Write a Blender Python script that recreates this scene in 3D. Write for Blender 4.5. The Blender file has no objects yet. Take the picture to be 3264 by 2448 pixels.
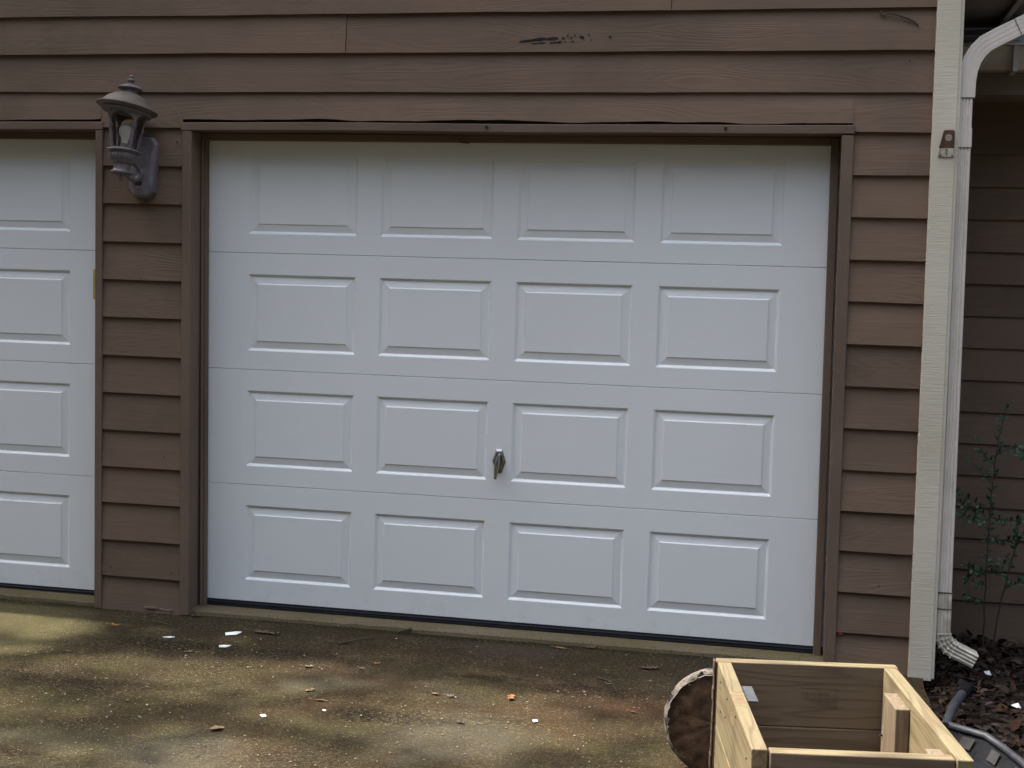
import bpy, bmesh, math, random
from mathutils import Vector, Matrix, noise as mn
R = math.radians
random.seed(7)
sc = bpy.context.scene
col = sc.collection

# ------------------------------------------------------------------ camera
cam_d = bpy.data.cameras.new("camera")
cam = bpy.data.objects.new("camera", cam_d)
col.objects.link(cam)
CAM = Vector((2.4786, -5.9447, 1.5374))
def rotm(a, b, c):
    return Matrix.Rotation(a, 3, 'Z') @ Matrix.Rotation(b, 3, 'X') @ Matrix.Rotation(c, 3, 'Y')
Mc = rotm(0.2047293, -0.0795258, -0.0280214)
r_, f_, u_ = Mc.col[0], Mc.col[1], Mc.col[2]
cam.matrix_world = Matrix(((r_[0], u_[0], -f_[0], CAM[0]), (r_[1], u_[1], -f_[1], CAM[1]),
                           (r_[2], u_[2], -f_[2], CAM[2]), (0, 0, 0, 1)))
cam_d.sensor_width = 36
cam_d.lens = 4400 / 3264 * 36
cam_d.clip_start = 0.05
cam_d.clip_end = 2000
sc.camera = cam

# ------------------------------------------------------------------ light
SUN = Vector((-0.55, 0.035, 0.83)).normalized()
w = bpy.data.worlds.new("World")
sc.world = w
w.use_nodes = True
nt = w.node_tree
sky = nt.nodes.new('ShaderNodeTexSky')
sky.sky_type = 'NISHITA'
sky.sun_disc = False
sky.sun_elevation = math.asin(SUN.z)
sky.sun_rotation = math.atan2(SUN.x, SUN.y)
sky.dust_density = 3.0
hs = nt.nodes.new('ShaderNodeHueSaturation')       # thin high cloud: a paler sky
hs.inputs['Saturation'].default_value = 0.56
nt.links.new(sky.outputs[0], hs.inputs['Color'])
bg = nt.nodes['Background']
tcw = nt.nodes.new('ShaderNodeTexCoord')               # a veiled sky is brightest overhead and dull at the horizon
sxw = nt.nodes.new('ShaderNodeSeparateXYZ'); nt.links.new(tcw.outputs['Generated'], sxw.inputs[0])
mr = nt.nodes.new('ShaderNodeMapRange')
mr.inputs['From Min'].default_value = .15; mr.inputs['From Max'].default_value = .95
mr.inputs['To Min'].default_value = .18; mr.inputs['To Max'].default_value = 2.2
nt.links.new(sxw.outputs[2], mr.inputs['Value'])
vm = nt.nodes.new('ShaderNodeVectorMath'); vm.operation = 'SCALE'
nt.links.new(hs.outputs[0], vm.inputs[0]); nt.links.new(mr.outputs[0], vm.inputs['Scale'])
nt.links.new(vm.outputs[0], bg.inputs['Color'])
bg.inputs['Strength'].default_value = 0.15
sd = bpy.data.lights.new("sun", 'SUN')
sd.energy = 3.2
sd.angle = R(0.7)
sd.color = (1.0, 0.95, 0.86)
so = bpy.data.objects.new("sun", sd)
col.objects.link(so)
so.rotation_euler = SUN.to_track_quat('Z', 'Y').to_euler()
so.location = (-6, 0, 12)
sc.view_settings.view_transform = 'Standard'
sc.view_settings.look = 'None'
sc.view_settings.exposure = 1.62
sc.view_settings.gamma = 1

# ------------------------------------------------------------------ helpers
class MB:
    def __init__(s):
        s.v, s.f, s.a, s.m = [], [], [], []
        s.seed = 0.0
        s.mi = 0
    def add(s, vs, fs):
        b = len(s.v)
        s.v += [Vector(p) for p in vs]
        for f in fs:
            s.f.append([b + i for i in f]); s.a.append(s.seed); s.m.append(s.mi)
    def box(s, x0, x1, y0, y1, z0, z1, sh=None):
        vs = [(x, y, z) for z in (z0, z1) for y in (y0, y1) for x in (x0, x1)]
        if sh: vs = [sh(Vector(p)) for p in vs]
        s.add(vs, [(0, 2, 3, 1), (4, 5, 7, 6), (0, 1, 5, 4), (2, 6, 7, 3), (0, 4, 6, 2), (1, 3, 7, 5)])
    def prism(s, poly, y0, y1, fr=lambda x, y, z: (x, y, z)):   # polygon in x,z extruded along y
        n = len(poly)
        vs = [fr(x, y0, z) for x, z in poly] + [fr(x, y1, z) for x, z in poly]
        s.add(vs, [list(range(n))[::1], list(range(2 * n - 1, n - 1, -1))] +
              [(i, i + n, (i + 1) % n + n, (i + 1) % n) for i in range(n)])
    def tube(s, pts, rad, n=8, cap=True):
        pts = [Vector(p) for p in pts]
        if not hasattr(rad, '__len__'): rad = [rad] * len(pts)
        vs, fs = [], []
        up = None
        for i, p in enumerate(pts):
            t = (pts[min(i + 1, len(pts) - 1)] - pts[max(i - 1, 0)]).normalized()
            if up is None:
                up = Vector((0, 0, 1)) if abs(t.z) < .9 else Vector((1, 0, 0))
            a = t.cross(up).normalized(); b = a.cross(t).normalized(); up = b
            for k in range(n):
                th = 2 * math.pi * k / n
                vs.append(p + rad[i] * (math.cos(th) * a + math.sin(th) * b))
        for i in range(len(pts) - 1):
            for k in range(n):
                k2 = (k + 1) % n
                fs.append((i * n + k, i * n + k2, (i + 1) * n + k2, (i + 1) * n + k))
        if cap:
            fs.append(list(range(n))[::-1]); fs.append([(len(pts) - 1) * n + k for k in range(n)])
        s.add(vs, fs)
    def lathe(s, prof, n=32, c=(0, 0, 0)):
        vs, fs = [], []
        for r, z in prof:
            for k in range(n):
                th = 2 * math.pi * k / n
                vs.append((c[0] + r * math.cos(th), c[1] + r * math.sin(th), c[2] + z))
        for i in range(len(prof) - 1):
            for k in range(n):
                k2 = (k + 1) % n
                fs.append((i * n + k, i * n + k2, (i + 1) * n + k2, (i + 1) * n + k))
        if prof[0][0] > 1e-4: fs.append(list(range(n))[::-1])
        if prof[-1][0] > 1e-4: fs.append([(len(prof) - 1) * n + k for k in range(n)])
        s.add(vs, fs)
    def sweep(s, path, prof, side=Vector((0, 1, 0)), cap=True):  # profile (a, b): a across, b along side axis
        n = len(prof); vs, fs = [], []
        path = [Vector(p) for p in path]
        for i, p in enumerate(path):
            t0 = (p - path[i - 1]).normalized() if i else None
            t1 = (path[i + 1] - p).normalized() if i < len(path) - 1 else None
            t = ((t0 or t1) + (t1 or t0)).normalized()
            a = side.cross(t).normalized()
            k = 1.0
            if t0 and t1: k = 1 / max(.5, t.dot(t1))
            for (pa, pb) in prof: vs.append(p + a * pa * k + side * pb)
        for i in range(len(path) - 1):
            for k in range(n):
                k2 = (k + 1) % n
                fs.append((i * n + k, i * n + k2, (i + 1) * n + k2, (i + 1) * n + k))
        if cap:
            fs.append(list(range(n))[::-1]); fs.append([(len(path) - 1) * n + k for k in range(n)])
        s.add(vs, fs)
    def build(s, name, mats, parent=None, smooth=False, bevel=0, recalc=True, attr=False, seg=2):
        me = bpy.data.meshes.new(name)
        me.from_pydata([tuple(p) for p in s.v], [], s.f)
        if not isinstance(mats, (list, tuple)): mats = [mats]
        for m in mats: me.materials.append(m)
        me.polygons.foreach_set('material_index', s.m)
        if attr:
            at = me.attributes.new('board', 'FLOAT', 'FACE')
            at.data.foreach_set('value', s.a)
        if recalc:
            bm = bmesh.new(); bm.from_mesh(me)
            bmesh.ops.recalc_face_normals(bm, faces=bm.faces)
            bm.to_mesh(me); bm.free()
        if smooth:
            me.polygons.foreach_set('use_smooth', [True] * len(me.polygons))
            try: me.set_sharp_from_angle(angle=R(38))
            except Exception: pass
        o = bpy.data.objects.new(name, me)
        col.objects.link(o)
        if parent: o.parent = parent
        if bevel:
            b = o.modifiers.new('bevel', 'BEVEL'); b.width = bevel; b.segments = seg; b.limit_method = 'ANGLE'
        return o

def empty(name, loc=(0, 0, 0), rot=(0, 0, 0)):
    o = bpy.data.objects.new(name, None)
    o.empty_display_size = 0.1
    o.location = loc; o.rotation_euler = rot
    col.objects.link(o)
    return o
def tag(o, label=None, cat=None, group=None, kind=None):
    if label: o['label'] = label
    if cat: o['category'] = cat
    if group: o['group'] = group
    if kind: o['kind'] = kind
    return o

# ------------------------------------------------------------------ materials
class NM:
    def __init__(s, name):
        s.m = bpy.data.materials.new(name); s.m.use_nodes = True
        s.t = s.m.node_tree; s.b = s.t.nodes['Principled BSDF']
        s.co = s.n('ShaderNodeTexCoord').outputs['Object']
    def n(s, ty, **kw):
        nd = s.t.nodes.new(ty)
        for k, v in kw.items():
            if k in nd.inputs: nd.inputs[k].default_value = v
            else: setattr(nd, k, v)
        return nd
    def l(s, a, b): s.t.links.new(a, b)
    def map(s, scale=(1, 1, 1), loc=(0, 0, 0), rot=(0, 0, 0), src=None):
        m = s.n('ShaderNodeMapping')
        m.inputs['Scale'].default_value = scale; m.inputs['Location'].default_value = loc
        m.inputs['Rotation'].default_value = rot
        s.l(src or s.co, m.inputs['Vector']); return m.outputs[0]
    def noise(s, scale=5, detail=4, rough=.55, vec=None, dist=0):
        n = s.n('ShaderNodeTexNoise'); n.inputs['Scale'].default_value = scale
        n.inputs['Detail'].default_value = detail; n.inputs['Roughness'].default_value = rough
        n.inputs['Distortion'].default_value = dist
        s.l(vec or s.co, n.inputs['Vector']); return n.outputs['Fac']
    def ramp(s, src, stops, interp='LINEAR'):
        r = s.n('ShaderNodeValToRGB'); cr = r.color_ramp; cr.interpolation = interp
        while len(cr.elements) < len(stops): cr.elements.new(.5)
        for e, (p, c) in zip(cr.elements, stops):
            e.position = p
            e.color = (c, c, c, 1) if not hasattr(c, '__len__') else (*c, 1)
        s.l(src, r.inputs[0]); return r.outputs[0]
    def mix(s, fac, a, b, mode='MIX'):
        m = s.n('ShaderNodeMix', data_type='RGBA', blend_type=mode)
        for idx, v in ((0, fac), (6, a), (7, b)):
            if hasattr(v, 'links') or isinstance(v, bpy.types.NodeSocket): s.l(v, m.inputs[idx])
            elif idx == 0: m.inputs[0].default_value = v
            else: m.inputs[idx].default_value = (*v, 1)
        return m.outputs[2]
    def math(s, op, a, b=None, clamp=False):
        m = s.n('ShaderNodeMath', operation=op); m.use_clamp = clamp
        for i, v in enumerate((a, b)):
            if v is None: continue
            if isinstance(v, bpy.types.NodeSocket): s.l(v, m.inputs[i])
            else: m.inputs[i].default_value = v
        return m.outputs[0]
    def bump(s, h, strength=.3, dist=.002, prev=None):
        b = s.n('ShaderNodeBump'); b.inputs['Strength'].default_value = strength
        b.inputs['Distance'].default_value = dist
        s.l(h, b.inputs['Height'])
        if prev: s.l(prev, b.inputs['Normal'])
        return b.outputs[0]
    def out(s, color=None, rough=.7, normal=None, metal=0, spec=.4):
        for k, v in (('Base Color', color), ('Roughness', rough), ('Normal', normal), ('Metallic', metal), ('Specular IOR Level', spec)):
            if v is None: continue
            if isinstance(v, bpy.types.NodeSocket): s.l(v, s.b.inputs[k])
            elif hasattr(v, '__len__'): s.b.inputs[k].default_value = (*v, 1)
            else: s.b.inputs[k].default_value = v
        return s.m

def simple(name, c, rough=.6, metal=0, var=.12, sc_=12, bump=0, spec=.4):
    k = NM(name)
    n = k.noise(sc_, 5, .6)
    d = tuple(x * (1 - var * 2) for x in c); e = tuple(min(1, x * (1 + var)) for x in c)
    cc = k.ramp(n, [(.3, d), (.7, e)])
    nm = k.bump(k.noise(sc_ * 8, 4), .3, bump) if bump else None
    return k.out(cc, rough, nm, metal, spec)

def wood_paint(name, c, axis='x', grain=1.0):
    """rough sawn board under old paint; grain runs along the axis; the 'board' attribute shifts it per board"""
    k = NM(name)
    at = k.n('ShaderNodeAttribute', attribute_name='board')
    cmb = k.n('ShaderNodeCombineXYZ')
    k.l(k.math('MULTIPLY', at.outputs['Fac'], 7.3), cmb.inputs[0])
    k.l(k.math('MULTIPLY', at.outputs['Fac'], 1.7), cmb.inputs[1])
    k.l(k.math('MULTIPLY', at.outputs['Fac'], 3.1), cmb.inputs[2])
    va = k.n('ShaderNodeVectorMath', operation='ADD')
    k.l(k.co, va.inputs[0]); k.l(cmb.outputs[0], va.inputs[1])
    p = va.outputs[0]
    if axis == 'x': s1, s2, s3 = (1.2, 3, 9), (3, 40, 130), (10, 60, 60)
    else: s1, s2, s3 = (9, 3, 1.2), (130, 40, 3), (60, 60, 10)
    wv = k.n('ShaderNodeTexNoise'); wv.inputs['Scale'].default_value = 1.0
    wv.inputs['Detail'].default_value = 1.0; wv.inputs['Distortion'].default_value = .4
    k.l(k.map(s1, src=p), wv.inputs['Vector'])
    rings = k.math('SINE', k.math('MULTIPLY', wv.outputs['Fac'], 105.0))          # cathedral figure
    rings = k.math('MULTIPLY', k.math('ADD', rings, 1.0), .5)
    fine = k.noise(1, 5, .65, k.map(s2, src=p))
    mid = k.noise(1, 4, .6, k.map(s3, src=p))
    amt = k.ramp(k.noise(2.2, 2, .5, p), [(.38, .1), (.66, 1.0)])
    h = k.math('ADD', k.math('MULTIPLY', k.math('MULTIPLY', rings, amt), .45), k.math('MULTIPLY', fine, .8))
    big = k.noise(1.6, 4, .6, p)
    d = tuple(x * .80 for x in c); e = (c[0] * 1.15, c[1] * 1.12, c[2] * 1.06)
    cc = k.ramp(big, [(.3, d), (.5, c), (.72, e)])
    cc = k.mix(k.math('MULTIPLY', k.ramp(h, [(.25, 1.0), (.6, 0.0)]), (.20 * grain)), cc, tuple(x * .55 for x in c))
    cc = k.mix(k.math('MULTIPLY', k.ramp(mid, [(.60, 0.0), (.78, 1.0)]), .3), cc, (c[0] * 1.3, c[1] * 1.25, c[2] * 1.2))
    pb = k.n('ShaderNodeHueSaturation'); k.l(cc, pb.inputs['Color'])
    k.l(k.math('ADD', .95, k.math('MULTIPLY', k.math('FRACT', k.math('MULTIPLY', at.outputs['Fac'], 5.77)), .10)), pb.inputs['Value'])
    return k.out(pb.outputs[0], .78, k.bump(h, .5 * grain, .0022), 0, .25)

BROWN = (.146, .101, .071)
M_sid = wood_paint('brown_siding_paint', BROWN, 'x')
M_trimv = wood_paint('brown_trim_paint_upright', (.150, .106, .077), 'z', .7)
M_trimh = wood_paint('brown_trim_paint', (.150, .105, .076), 'x', .7)
M_dark = simple('dark_gap', (.02, .017, .015), .9)

def mat_corner():
    k = NM('cream_rough_board')
    st = k.noise(1, 5, .7, k.map((8, 8, 110)))
    st2 = k.noise(1, 3, .6, k.map((14, 14, 420)))
    big = k.noise(2.2, 3)
    cc = k.ramp(big, [(.3, (.50, .455, .355)), (.7, (.58, .54, .44))])
    cc = k.mix(k.math('MULTIPLY', k.ramp(st, [(.30, 1.0), (.44, 0.0)]), .5), cc, (.40, .37, .30))
    cc = k.mix(k.math('MULTIPLY', k.ramp(st2, [(.28, 1.0), (.40, 0.0)]), .4), cc, (.36, .34, .28))
    return k.out(cc, .75, k.bump(k.math('ADD', st, st2), .6, .002), 0, .25)
M_corner = mat_corner()

def mat_door(name, c):
    k = NM(name)
    g = k.noise(1, 4, .65, k.map((14, 14, 260)))
    g2 = k.noise(1, 3, .6, k.map((3, 3, 60)), dist=1.5)
    big = k.noise(1.1, 3)
    cc = k.ramp(big, [(.3, tuple(x * .96 for x in c)), (.7, c)])
    cc = k.mix(k.math('MULTIPLY', k.ramp(g, [(.3, 1.0), (.5, 0.0)]), .10), cc, tuple(x * .8 for x in c))
    # splashed dirt near the ground
    sx = k.n('ShaderNodeSeparateXYZ'); k.l(k.co, sx.inputs[0])
    dirt = k.math('MULTIPLY', k.ramp(sx.outputs[2], [(0.0, 1.0), (.16, 0.0)]), k.ramp(k.noise(14, 6, .7), [(.50, 0.0), (.8, .35)]))
    cc = k.mix(dirt, cc, (.45, .42, .36))
    return k.out(cc, .42, k.bump(k.math('ADD', k.math('MULTIPLY', g, .6), g2), .28, .0012), 0, .4)
M_door = mat_door('white_door_paint', (.735, .76, .75))
M_rubber = simple('black_rubber', (.012, .013, .017), .55)
M_chrome = simple('worn_chrome', (.42, .40, .38), .14, 1.0, .1, 60)
M_yellow = simple('yellow_sticker', (.45, .36, .06), .6)
M_spout = simple('offwhite_aluminium', (.58, .535, .475), .45, 0, .07, 5)
M_spout2 = simple('grimy_offwhite_aluminium', (.50, .465, .38), .5, 0, .2, 25)
M_seam = simple('grimy_seam', (.10, .09, .08), .8)
M_gut = simple('grey_white_gutter_paint', (.56, .53, .49), .5, 0, .15, 6)
M_soffit = simple('soffit_paint', (.33, .25, .20), .8, 0, .1, 5)
M_fascia = simple('fascia_paint', (.20, .165, .13), .75, 0, .1, 5)

def mat_shingle():
    k = NM('roof_shingles')
    br = k.n('ShaderNodeTexBrick'); br.inputs['Scale'].default_value = 1
    br.inputs['Brick Width'].default_value = .3; br.inputs['Row Height'].default_value = .13
    br.inputs['Mortar Size'].default_value = .004
    br.inputs['Color1'].default_value = (.15, .165, .19, 1); br.inputs['Color2'].default_value = (.27, .30, .35, 1)
    br.inputs['Mortar'].default_value = (.01, .01, .012, 1)
    k.l(k.co, br.inputs['Vector'])
    n = k.noise(60, 5)
    cc = k.mix(k.ramp(n, [(.4, 0.0), (.75, .5)]), br.outputs[0], (.42, .46, .52))
    return k.out(cc, .5, k.bump(n, .5, .004), 0, .5)
M_shin = mat_shingle()

def mat_driveway(name, slab=False):
    k = NM(name)
    sx = k.n('ShaderNodeSeparateXYZ'); k.l(k.co, sx.inputs[0])
    n1 = k.noise(1.3, 6, .62, k.map((1, 1.5, 1)))
    n2 = k.noise(2.7, 6, .65, k.map((1, 1.6, 1), (4, 2, 0)))
    n3 = k.noise(1.7, 5, .6, k.map((1, 1.4, 1), (9, 5, 0)))
    n4 = k.noise(5.5, 6, .7, k.map((1, 1.3, 1), (2, 7, 0)))
    if slab:
        cc = k.ramp(n1, [(.25, (.095, .078, .046)), (.5, (.13, .105, .064)), (.75, (.16, .13, .09))])
        cc = k.mix(k.ramp(n2, [(.46, 0.0), (.70, .7)]), cc, (.10, .095, .036))
    else:
        cc = k.ramp(n1, [(.30, (.019, .013, .008)), (.45, (.031, .0225, .0125)), (.6, (.045, .0365, .018)), (.78, (.064, .054, .031))])
        cc = k.mix(k.ramp(n2, [(.50, 0.0), (.68, .75)]), cc, (.047, .045, .017))         # algae green
        cc = k.mix(k.ramp(n3, [(.56, 0.0), (.72, .85)]), cc, (.074, .066, .042))           # bare pale concrete
        cc = k.mix(k.ramp(n4, [(.55, 0.0), (.75, .75)]), cc, (.02, .015, .010))          # dirt blots
        rust = k.math('MULTIPLY', k.ramp(sx.outputs[0], [(.0, 0.0), (.35, 0.0), (.62, 1.0), (1.0, .9)]),
                      k.ramp(k.noise(2.1, 5, .6, k.map((1, 1.5, 1), (1, 1, 0))), [(.44, 0.0), (.64, .8)]))
        cc = k.mix(k.math('MULTIPLY', rust, .8), cc, (.058, .031, .017))
        for (px, py, pr) in ((.52, -1.78, .30), (1.36, -1.36, .34), (.86, -1.92, .2)):   # bare pale patches, partly sunlight painted in
            dn = k.n('ShaderNodeVectorMath', operation='DISTANCE'); k.l(k.co, dn.inputs[0]); dn.inputs[1].default_value = (px, py, -.08)
            ed = k.math('ADD', k.math('DIVIDE', dn.outputs['Value'], pr), k.math('MULTIPLY', k.math('SUBTRACT', n4, .5), 1.3))
            cc = k.mix(k.ramp(ed, [(.45, .65), (1.15, 0.0)]), cc, (.080, .073, .052))
        dn = k.n('ShaderNodeVectorMath', operation='DISTANCE'); k.l(k.co, dn.inputs[0]); dn.inputs[1].default_value = (-.95, -.55, -.07)  # sunny patch by the left door, painted into the concrete colour
        sunpatch_mask = k.ramp(k.math('ADD', dn.outputs['Value'], k.math('MULTIPLY', k.math('SUBTRACT', n4, .5), .5)), [(.3, 0.0), (.6, 1.0)])
        cc = k.mix(sunpatch_mask, (.085, .075, .036), cc)
        # a dirty strip of wet grime along the garage, painted darker for shade
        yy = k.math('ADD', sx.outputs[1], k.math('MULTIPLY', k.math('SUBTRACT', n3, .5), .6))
        grime_shade = k.ramp(k.math('ADD', yy, 1.0), [(.12, 0.0), (.62, .62), (.95, .80)])
        cc = k.mix(k.math('MULTIPLY', grime_shade, sunpatch_mask), cc, (.0235, .018, .0115))
    if not slab:                                                  # stains with shapes of their own, some of them tree shade painted in
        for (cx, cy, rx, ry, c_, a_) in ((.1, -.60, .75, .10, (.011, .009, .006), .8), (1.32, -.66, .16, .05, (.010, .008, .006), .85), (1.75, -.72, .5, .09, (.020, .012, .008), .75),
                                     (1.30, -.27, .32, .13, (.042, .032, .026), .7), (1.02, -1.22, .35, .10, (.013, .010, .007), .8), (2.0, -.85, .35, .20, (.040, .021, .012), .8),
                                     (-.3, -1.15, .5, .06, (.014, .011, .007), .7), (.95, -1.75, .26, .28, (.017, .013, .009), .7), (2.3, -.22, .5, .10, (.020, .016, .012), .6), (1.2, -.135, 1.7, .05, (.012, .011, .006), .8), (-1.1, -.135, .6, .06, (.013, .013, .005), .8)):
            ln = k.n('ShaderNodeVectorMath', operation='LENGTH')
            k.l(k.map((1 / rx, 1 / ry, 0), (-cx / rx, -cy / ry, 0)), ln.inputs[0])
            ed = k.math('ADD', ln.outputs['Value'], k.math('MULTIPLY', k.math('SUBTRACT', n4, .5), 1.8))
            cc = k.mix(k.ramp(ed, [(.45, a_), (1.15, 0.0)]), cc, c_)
    # pale flecks of straw and grit, irregular
    fl = k.math('MULTIPLY', k.ramp(k.noise(105, 4, .8, k.map((.6, 1.0, 1), (2, 2, 0))), [(.55, 0.0), (.62, 1.0)]), k.ramp(k.noise(4.2, 4, .6, k.map((1, 1.4, 1), (6, 1, 0))), [(.36, .12), (.60, 1.0)]))
    cc = k.mix(k.math('MULTIPLY', fl, .25 if slab else .7), cc, (.19, .155, .082))
    # sandy crust
    cr_ = k.math('MULTIPLY', k.ramp(k.noise(75, 5, .7, k.map((.7, 1.2, 1))), [(.52, 0.0), (.66, 1.0)]), k.ramp(k.noise(3.1, 4, .6, k.map((1, 1.4, 1), (8, 3, 0))), [(.38, .1), (.62, .9)]))
    if not slab: cr_ = k.math('MULTIPLY', cr_, k.ramp(k.math('ADD', yy, 1.0), [(.3, .8), (.6, .15)]))
    cc = k.mix(k.math('MULTIPLY', cr_, .25 if slab else .75), cc, (.13, .105, .05))
    # grit: pale and dark grains
    vor = k.n('ShaderNodeTexVoronoi', feature='F1'); vor.inputs['Scale'].default_value = 190
    k.l(k.map((.75, 1.1, 1)), vor.inputs['Vector'])
    spot = k.ramp(vor.outputs['Distance'], [(.16, 1.0), (.34, 0.0)])
    sel = k.n('ShaderNodeSeparateColor'); k.l(vor.outputs['Color'], sel.inputs[0])
    dens = k.ramp(k.noise(2.4, 4, .6, k.map((1, 1, 1), (5, 5, 0))), [(.35, .0), (.65, 1.0)])
    keep = k.math('GREATER_THAN', k.math('ADD', sel.outputs[0], k.math('MULTIPLY', dens, .42)), .84)
    g = k.math('MULTIPLY', spot, keep)
    cc = k.mix(k.math('MULTIPLY', g, .25 if slab else .85), cc, k.mix(sel.outputs[1], (.24, .19, .09), (.30, .26, .19)))
    vd = k.n('ShaderNodeTexVoronoi', feature='F1'); vd.inputs['Scale'].default_value = 60
    k.l(k.map((1, 1, 1), (3, 3, 3)), vd.inputs['Vector'])
    sd_ = k.n('ShaderNodeSeparateColor'); k.l(vd.outputs['Color'], sd_.inputs[0])
    dk = k.math('MULTIPLY', k.ramp(vd.outputs['Distance'], [(.12, 1.0), (.3, 0.0)]), k.math('GREATER_THAN', sd_.outputs[0], .72))
    cc = k.mix(k.math('MULTIPLY', dk, .7), cc, (.015, .011, .008))
    fn = k.noise(160, 4, .7)
    cc = k.mix(k.math('MULTIPLY', k.ramp(fn, [(.35, 1.0), (.6, 0.0)]), .45), cc, (.02, .016, .010))
    cc = k.mix(1.0, cc, (1.02, 1.0, 1.0) if not slab else (1.05, 1.05, 1.05), 'MULTIPLY')
    h = k.math('ADD', k.math('MULTIPLY', fn, .5), k.math('ADD', k.math('MULTIPLY', g, .8), k.noise(30, 5, .6)))
    return k.out(cc, .9, k.bump(h, .6, .006), 0, .04)
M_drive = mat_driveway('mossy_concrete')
M_slab = mat_driveway('algae_stained_slab', True)
M_soil = simple('dark_leaf_mould', (.022, .016, .012), .95, 0, .35, 14, .02, .05)
M_lawn = simple('winter_lawn', (.045, .042, .024), .95, 0, .3, 3, .03)

def mat_wood(name, axis, base=(.205, .155, .086), line=(.112, .076, .038), green=(.165, .145, .075), knots=()):
    k = NM(name)
    sc_ = {'x': ((1.6, 22, 22), (4, 160, 160)), 'y': ((22, 1.6, 22), (160, 4, 160)), 'z': ((22, 22, 1.6), (160, 160, 4))}[axis]
    at = k.n('ShaderNodeObjectInfo')
    off = k.n('ShaderNodeCombineXYZ')
    for i, m_ in enumerate((3.1, 5.3, 7.7)): k.l(k.math('MULTIPLY', at.outputs['Random'], m_), off.inputs[i])
    va = k.n('ShaderNodeVectorMath', operation='ADD'); k.l(k.co, va.inputs[0]); k.l(off.outputs[0], va.inputs[1])
    p = va.outputs[0]
    rg = k.n('ShaderNodeTexNoise'); rg.inputs['Scale'].default_value = 1; rg.inputs['Detail'].default_value = 1
    k.l(k.map(sc_[0], src=p), rg.inputs['Vector'])
    val = k.math('MULTIPLY', rg.outputs['Fac'], 34.0)
    for (kp, kr) in knots:
        dn = k.n('ShaderNodeVectorMath', operation='DISTANCE'); k.l(k.co, dn.inputs[0]); dn.inputs[1].default_value = kp
        fall = k.ramp(k.math('DIVIDE', dn.outputs['Value'], kr), [(.0, 1.0), (1.0, 0.0)])
        val = k.math('ADD', val, k.math('MULTIPLY', k.math('MULTIPLY', fall, fall), 26.0))
    ring = k.math('MULTIPLY', k.math('ADD', k.math('SINE', val), 1.0), .5)
    fine = k.noise(1, 5, .65, k.map(sc_[1], src=p))
    cc = k.mix(k.ramp(k.noise(5, 3, .6, p), [(.40, 0.0), (.66, .75)]), base, green)
    cc = k.mix(k.math('MULTIPLY', k.ramp(ring, [(.62, 0.0), (.97, 1.0)]), .62), cc, line)
    cc = k.mix(k.math('MULTIPLY', k.ramp(fine, [(.32, 1.0), (.52, 0.0)]), .4), cc, line)
    for (kp, kr) in knots:
        dn = k.n('ShaderNodeVectorMath', operation='DISTANCE'); k.l(k.co, dn.inputs[0]); dn.inputs[1].default_value = kp
        cc = k.mix(k.ramp(k.math('DIVIDE', dn.outputs['Value'], kr), [(.05, .8), (.20, .25), (.42, .55), (.5, 0.0)]), cc, (.15, .09, .04))
    h = k.math('ADD', k.math('MULTIPLY', ring, .4), fine)
    return k.out(cc, .7, k.bump(h, .35, .0012), 0, .3)
M_woodx = mat_wood('treated_pine_crosswise', 'x')
M_woody = mat_wood('treated_pine_lengthwise', 'y', knots=[((.022, -.395, .552), .085)])
M_woodz = mat_wood('treated_pine_upright', 'z', (.19, .136, .088), (.11, .072, .044), (.16, .128, .078))
M_woodin = mat_wood('damp_treated_pine', 'x', (.27, .185, .10), (.15, .098, .05), (.22, .165, .08))
M_face = mat_wood('shaded_brown_pine', 'x', (.155, .112, .074), (.085, .058, .038), (.125, .098, .058))  # darker brown pine with shade put into the colour
M_bark = simple('dark_damp_wood', (.048, .028, .016), .9, 0, .42, 22, .004, .1)
M_rim = simple('flaking_grey_bark', (.15, .125, .10), .85, 0, .45, 38, .006)

def mat_lampmetal():
    k = NM('faded_lamp_metal')
    geo = k.n('ShaderNodeNewGeometry')
    sx = k.n('ShaderNodeSeparateXYZ'); k.l(geo.outputs['Normal'], sx.inputs[0])
    n = k.noise(28, 5, .65)
    cc = k.ramp(n, [(.3, (.12, .105, .112)), (.55, (.18, .162, .172)), (.75, (.23, .21, .22))])
    sp = k.noise(90, 4, .7)
    cc = k.mix(k.math('MULTIPLY', k.ramp(sp, [(.60, 0.0), (.72, 1.0)]), .5), cc, (.10, .05, .028))
    return k.out(cc, .55, k.bump(n, .25, .002), .25, .4)
M_lamp = mat_lampmetal()
def mat_lamprust():
    k = NM('rust_faded_lamp_roof')
    n = k.noise(22, 5, .65)
    cc = k.ramp(n, [(.3, (.085, .075, .062)), (.52, (.125, .105, .085)), (.72, (.17, .105, .07))])
    return k.out(cc, .6, k.bump(n, .3, .002), .15, .35)
M_lampr = mat_lamprust()
def mat_glass():
    k = NM('old_clear_glass')
    t = k.n('ShaderNodeBsdfTransparent'); t.inputs[0].default_value = (.93, .94, .93, 1)
    g = k.n('ShaderNodeBsdfGlossy'); g.inputs['Roughness'].default_value = .08
    g.inputs['Color'].default_value = (.9, .9, .9, 1)
    mx = k.n('ShaderNodeMixShader')
    fr = k.n('ShaderNodeFresnel'); fr.inputs[0].default_value = 1.45
    k.l(k.math('ADD', fr.outputs[0], -.02, True), mx.inputs[0]); k.l(t.outputs[0], mx.inputs[1]); k.l(g.outputs[0], mx.inputs[2])
    k.l(mx.outputs[0], k.t.nodes['Material Output'].inputs['Surface'])
    return k.m
M_glass = mat_glass()
M_bulb = simple('frosted_bulb', (.86, .85, .80), .3, 0, .05)
M_rust = simple('rusty_steel', (.13, .075, .045), .8, .2, .3, 60)
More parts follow.
